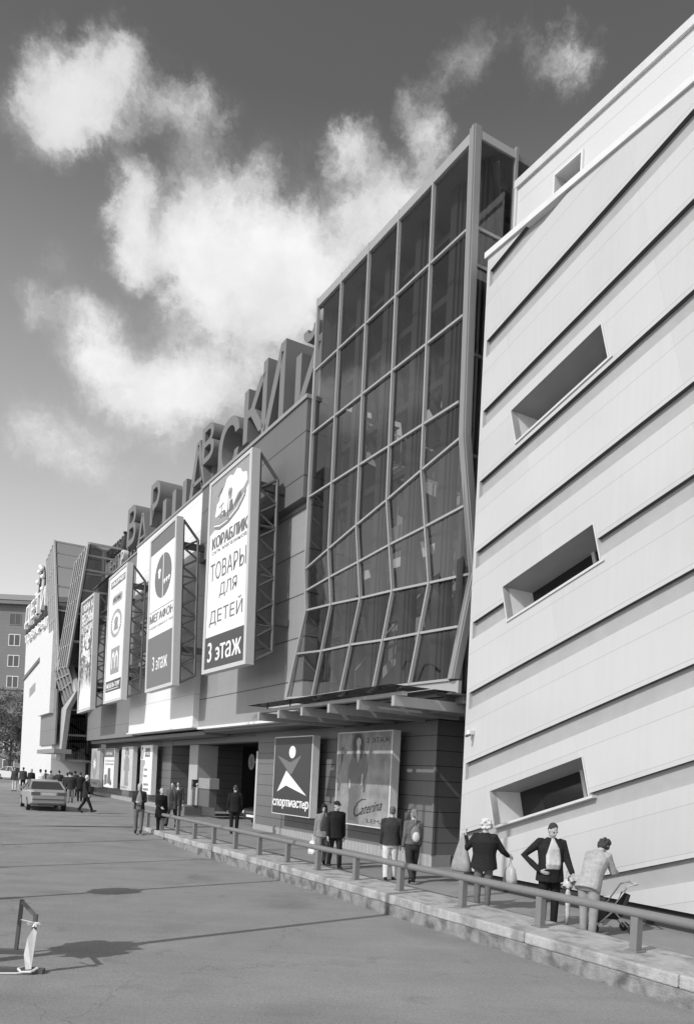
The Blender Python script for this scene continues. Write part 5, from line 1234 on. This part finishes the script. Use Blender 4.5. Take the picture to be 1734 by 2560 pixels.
for s_ in (-1, 1): link('strap', MB().path([(s_*.07, -.05, .17), (s_*.10, -.14, .26), (s_*.10, -.24, .22), (s_*.11, -.27, .05), (s_*.11, -.10, -.14)], .014, 6).mesh('strap', smooth=True), cloth(.22), bk)
# at the entrance and the end of the rail
MID = .013
q8 = ground(584, 2084); person('man in a dark suit seen from behind walking to the garage entrance', at(*q8), 1.82, front(-.92, .4), top=.02, legs=.02, hair=.08, hem=.44, vox=MID, legpose=((6, 2), (-6, 6)), arms=(('a', 2, 8, 10), ('a', -2, 8, 12)))
q9 = ground(345, 2082); person('fair-haired woman in a short dark jacket and jeans at the far end of the rail', at(*q9), 1.74, front(.95, -.3), top=.035, legs=.17, hair=.42, style='long', shirt=.3, hem=.48, vox=MID, fem=True, arms=(('a', 12, 8, 75, 30), ('a', 10, 8, 80, 30)), legpose=((-4, 2), (8, 2)), legw=1.1)
person('woman in a long black coat close behind the fair-haired woman at the rail end', at(q9[0] + .1, q9[1] + .75), 1.60, front(.95, .1), top=.018, legs=.02, hair=.5, style='short', hem=.34, vox=MID, fem=True, fat=1.1, arms=(('a', 8, 6, 60, 20), ('a', 0, 8, 12)))
q11 = ground(428, 2068); person('man in an open grey coat striding past the rail end', at(*q11), 1.77, front(.8, -.6), top=.10, legs=.045, hair=.04, shirt=.05, hem=.40, vox=MID, legpose=((26, 8), (-20, 8)), arms=(('a', 6, 8, 20), ('a', -8, 8, 14)), head=(-10, 0))
q12 = ground(443, 2041); person('man wearing a white vest over a grey jacket beside the entrance column', at(*q12), 1.66, front(.9, -.6), top=.11, legs=.07, hair=.04, shirt=.85, hem=.46, vox=MID, fat=1.05, arms=(('a', 4, 10, 16), ('a', -4, 12, 12)), legpose=((4, 2), (-6, 4)))
q13 = ground(214, 2033); person('old white-haired man in a long dark jacket striding across the forecourt', at(*q13), 1.77, front(.55, .8), top=.035, legs=.02, hair=.7, hem=.40, vox=MID, legpose=((27, 4), (-20, 14)), fat=1.12, arms=(('a', 10, 6, 20), ('a', -12, 6, 10)), shirt=.15)
FAR = .017
q14 = ground(176, 2007)
CG = 'people in the far crowd'
person('man in a dark jacket and pale jeans seen from behind beside the silver car', at(*q14), 1.74, front(-1, .25), top=.04, legs=.26, hair=.05, vox=FAR, fat=1.1, hem=.45, legpose=((5, 2), (-4, 4)), arms=(('a', 20, 8, 60, 20), ('a', 10, 8, 30)), group=CG)
for (lb, x, yf, hh, kw_) in (
    ('person in a black coat just behind the old striding man', 199, 2003, 1.74, dict(top=.025, legs=.03, hair=.06, hem=.40)),
    ('slim person in dark clothes left of the man in pale jeans', 166, 2003, 1.68, dict(top=.04, legs=.05, hair=.04, shirt=.5)),
    ('person with a small dark backpack behind the silver car', 146, 1992, 1.72, dict(top=.05, legs=.06, hair=.03, arms=(('a', 10, 22, 70, 40), ('a', 10, 22, 70, 40)))),
    ('person in a grey jacket behind the silver car', 125, 1989, 1.66, dict(top=.20, legs=.1, hair=.06, fat=1.15)),
    ('dark-haired person between the white shirt and the grey jacket', 112, 1987, 1.70, dict(top=.08, legs=.05, hair=.03)),
    ('man in a bright white shirt behind the silver car', 99, 1990, 1.74, dict(top=.85, legs=.08, hair=.04, fat=1.25)),
    ('woman with long fair hair in black beside the white wing', 77, 1984, 1.70, dict(top=.03, legs=.03, hair=.45, style='long', fem=True)),
    ('person in dark top near the pale car at the left', 57, 1976, 1.72, dict(top=.07, legs=.04, hair=.04)),
    ('person in a pale skirt and dark top at the left edge', 36, 1978, 1.72, dict(top=.06, legs=.6, hair=.05, style='long', fem=True)),
    ('person far back by the tower doorway', 186, 1990, 1.70, dict(top=.06, legs=.04, hair=.05)),
    ('pale-topped person far back by the doorway', 172, 1991, 1.66, dict(top=.5, legs=.1, hair=.05))):
    q = ground(x, yf); person(lb, at(*q), hh, front(-1, .2 + .3*random.random()) if 'skirt' not in lb else front(1, -.5), vox=FAR, group=CG, **kw_)
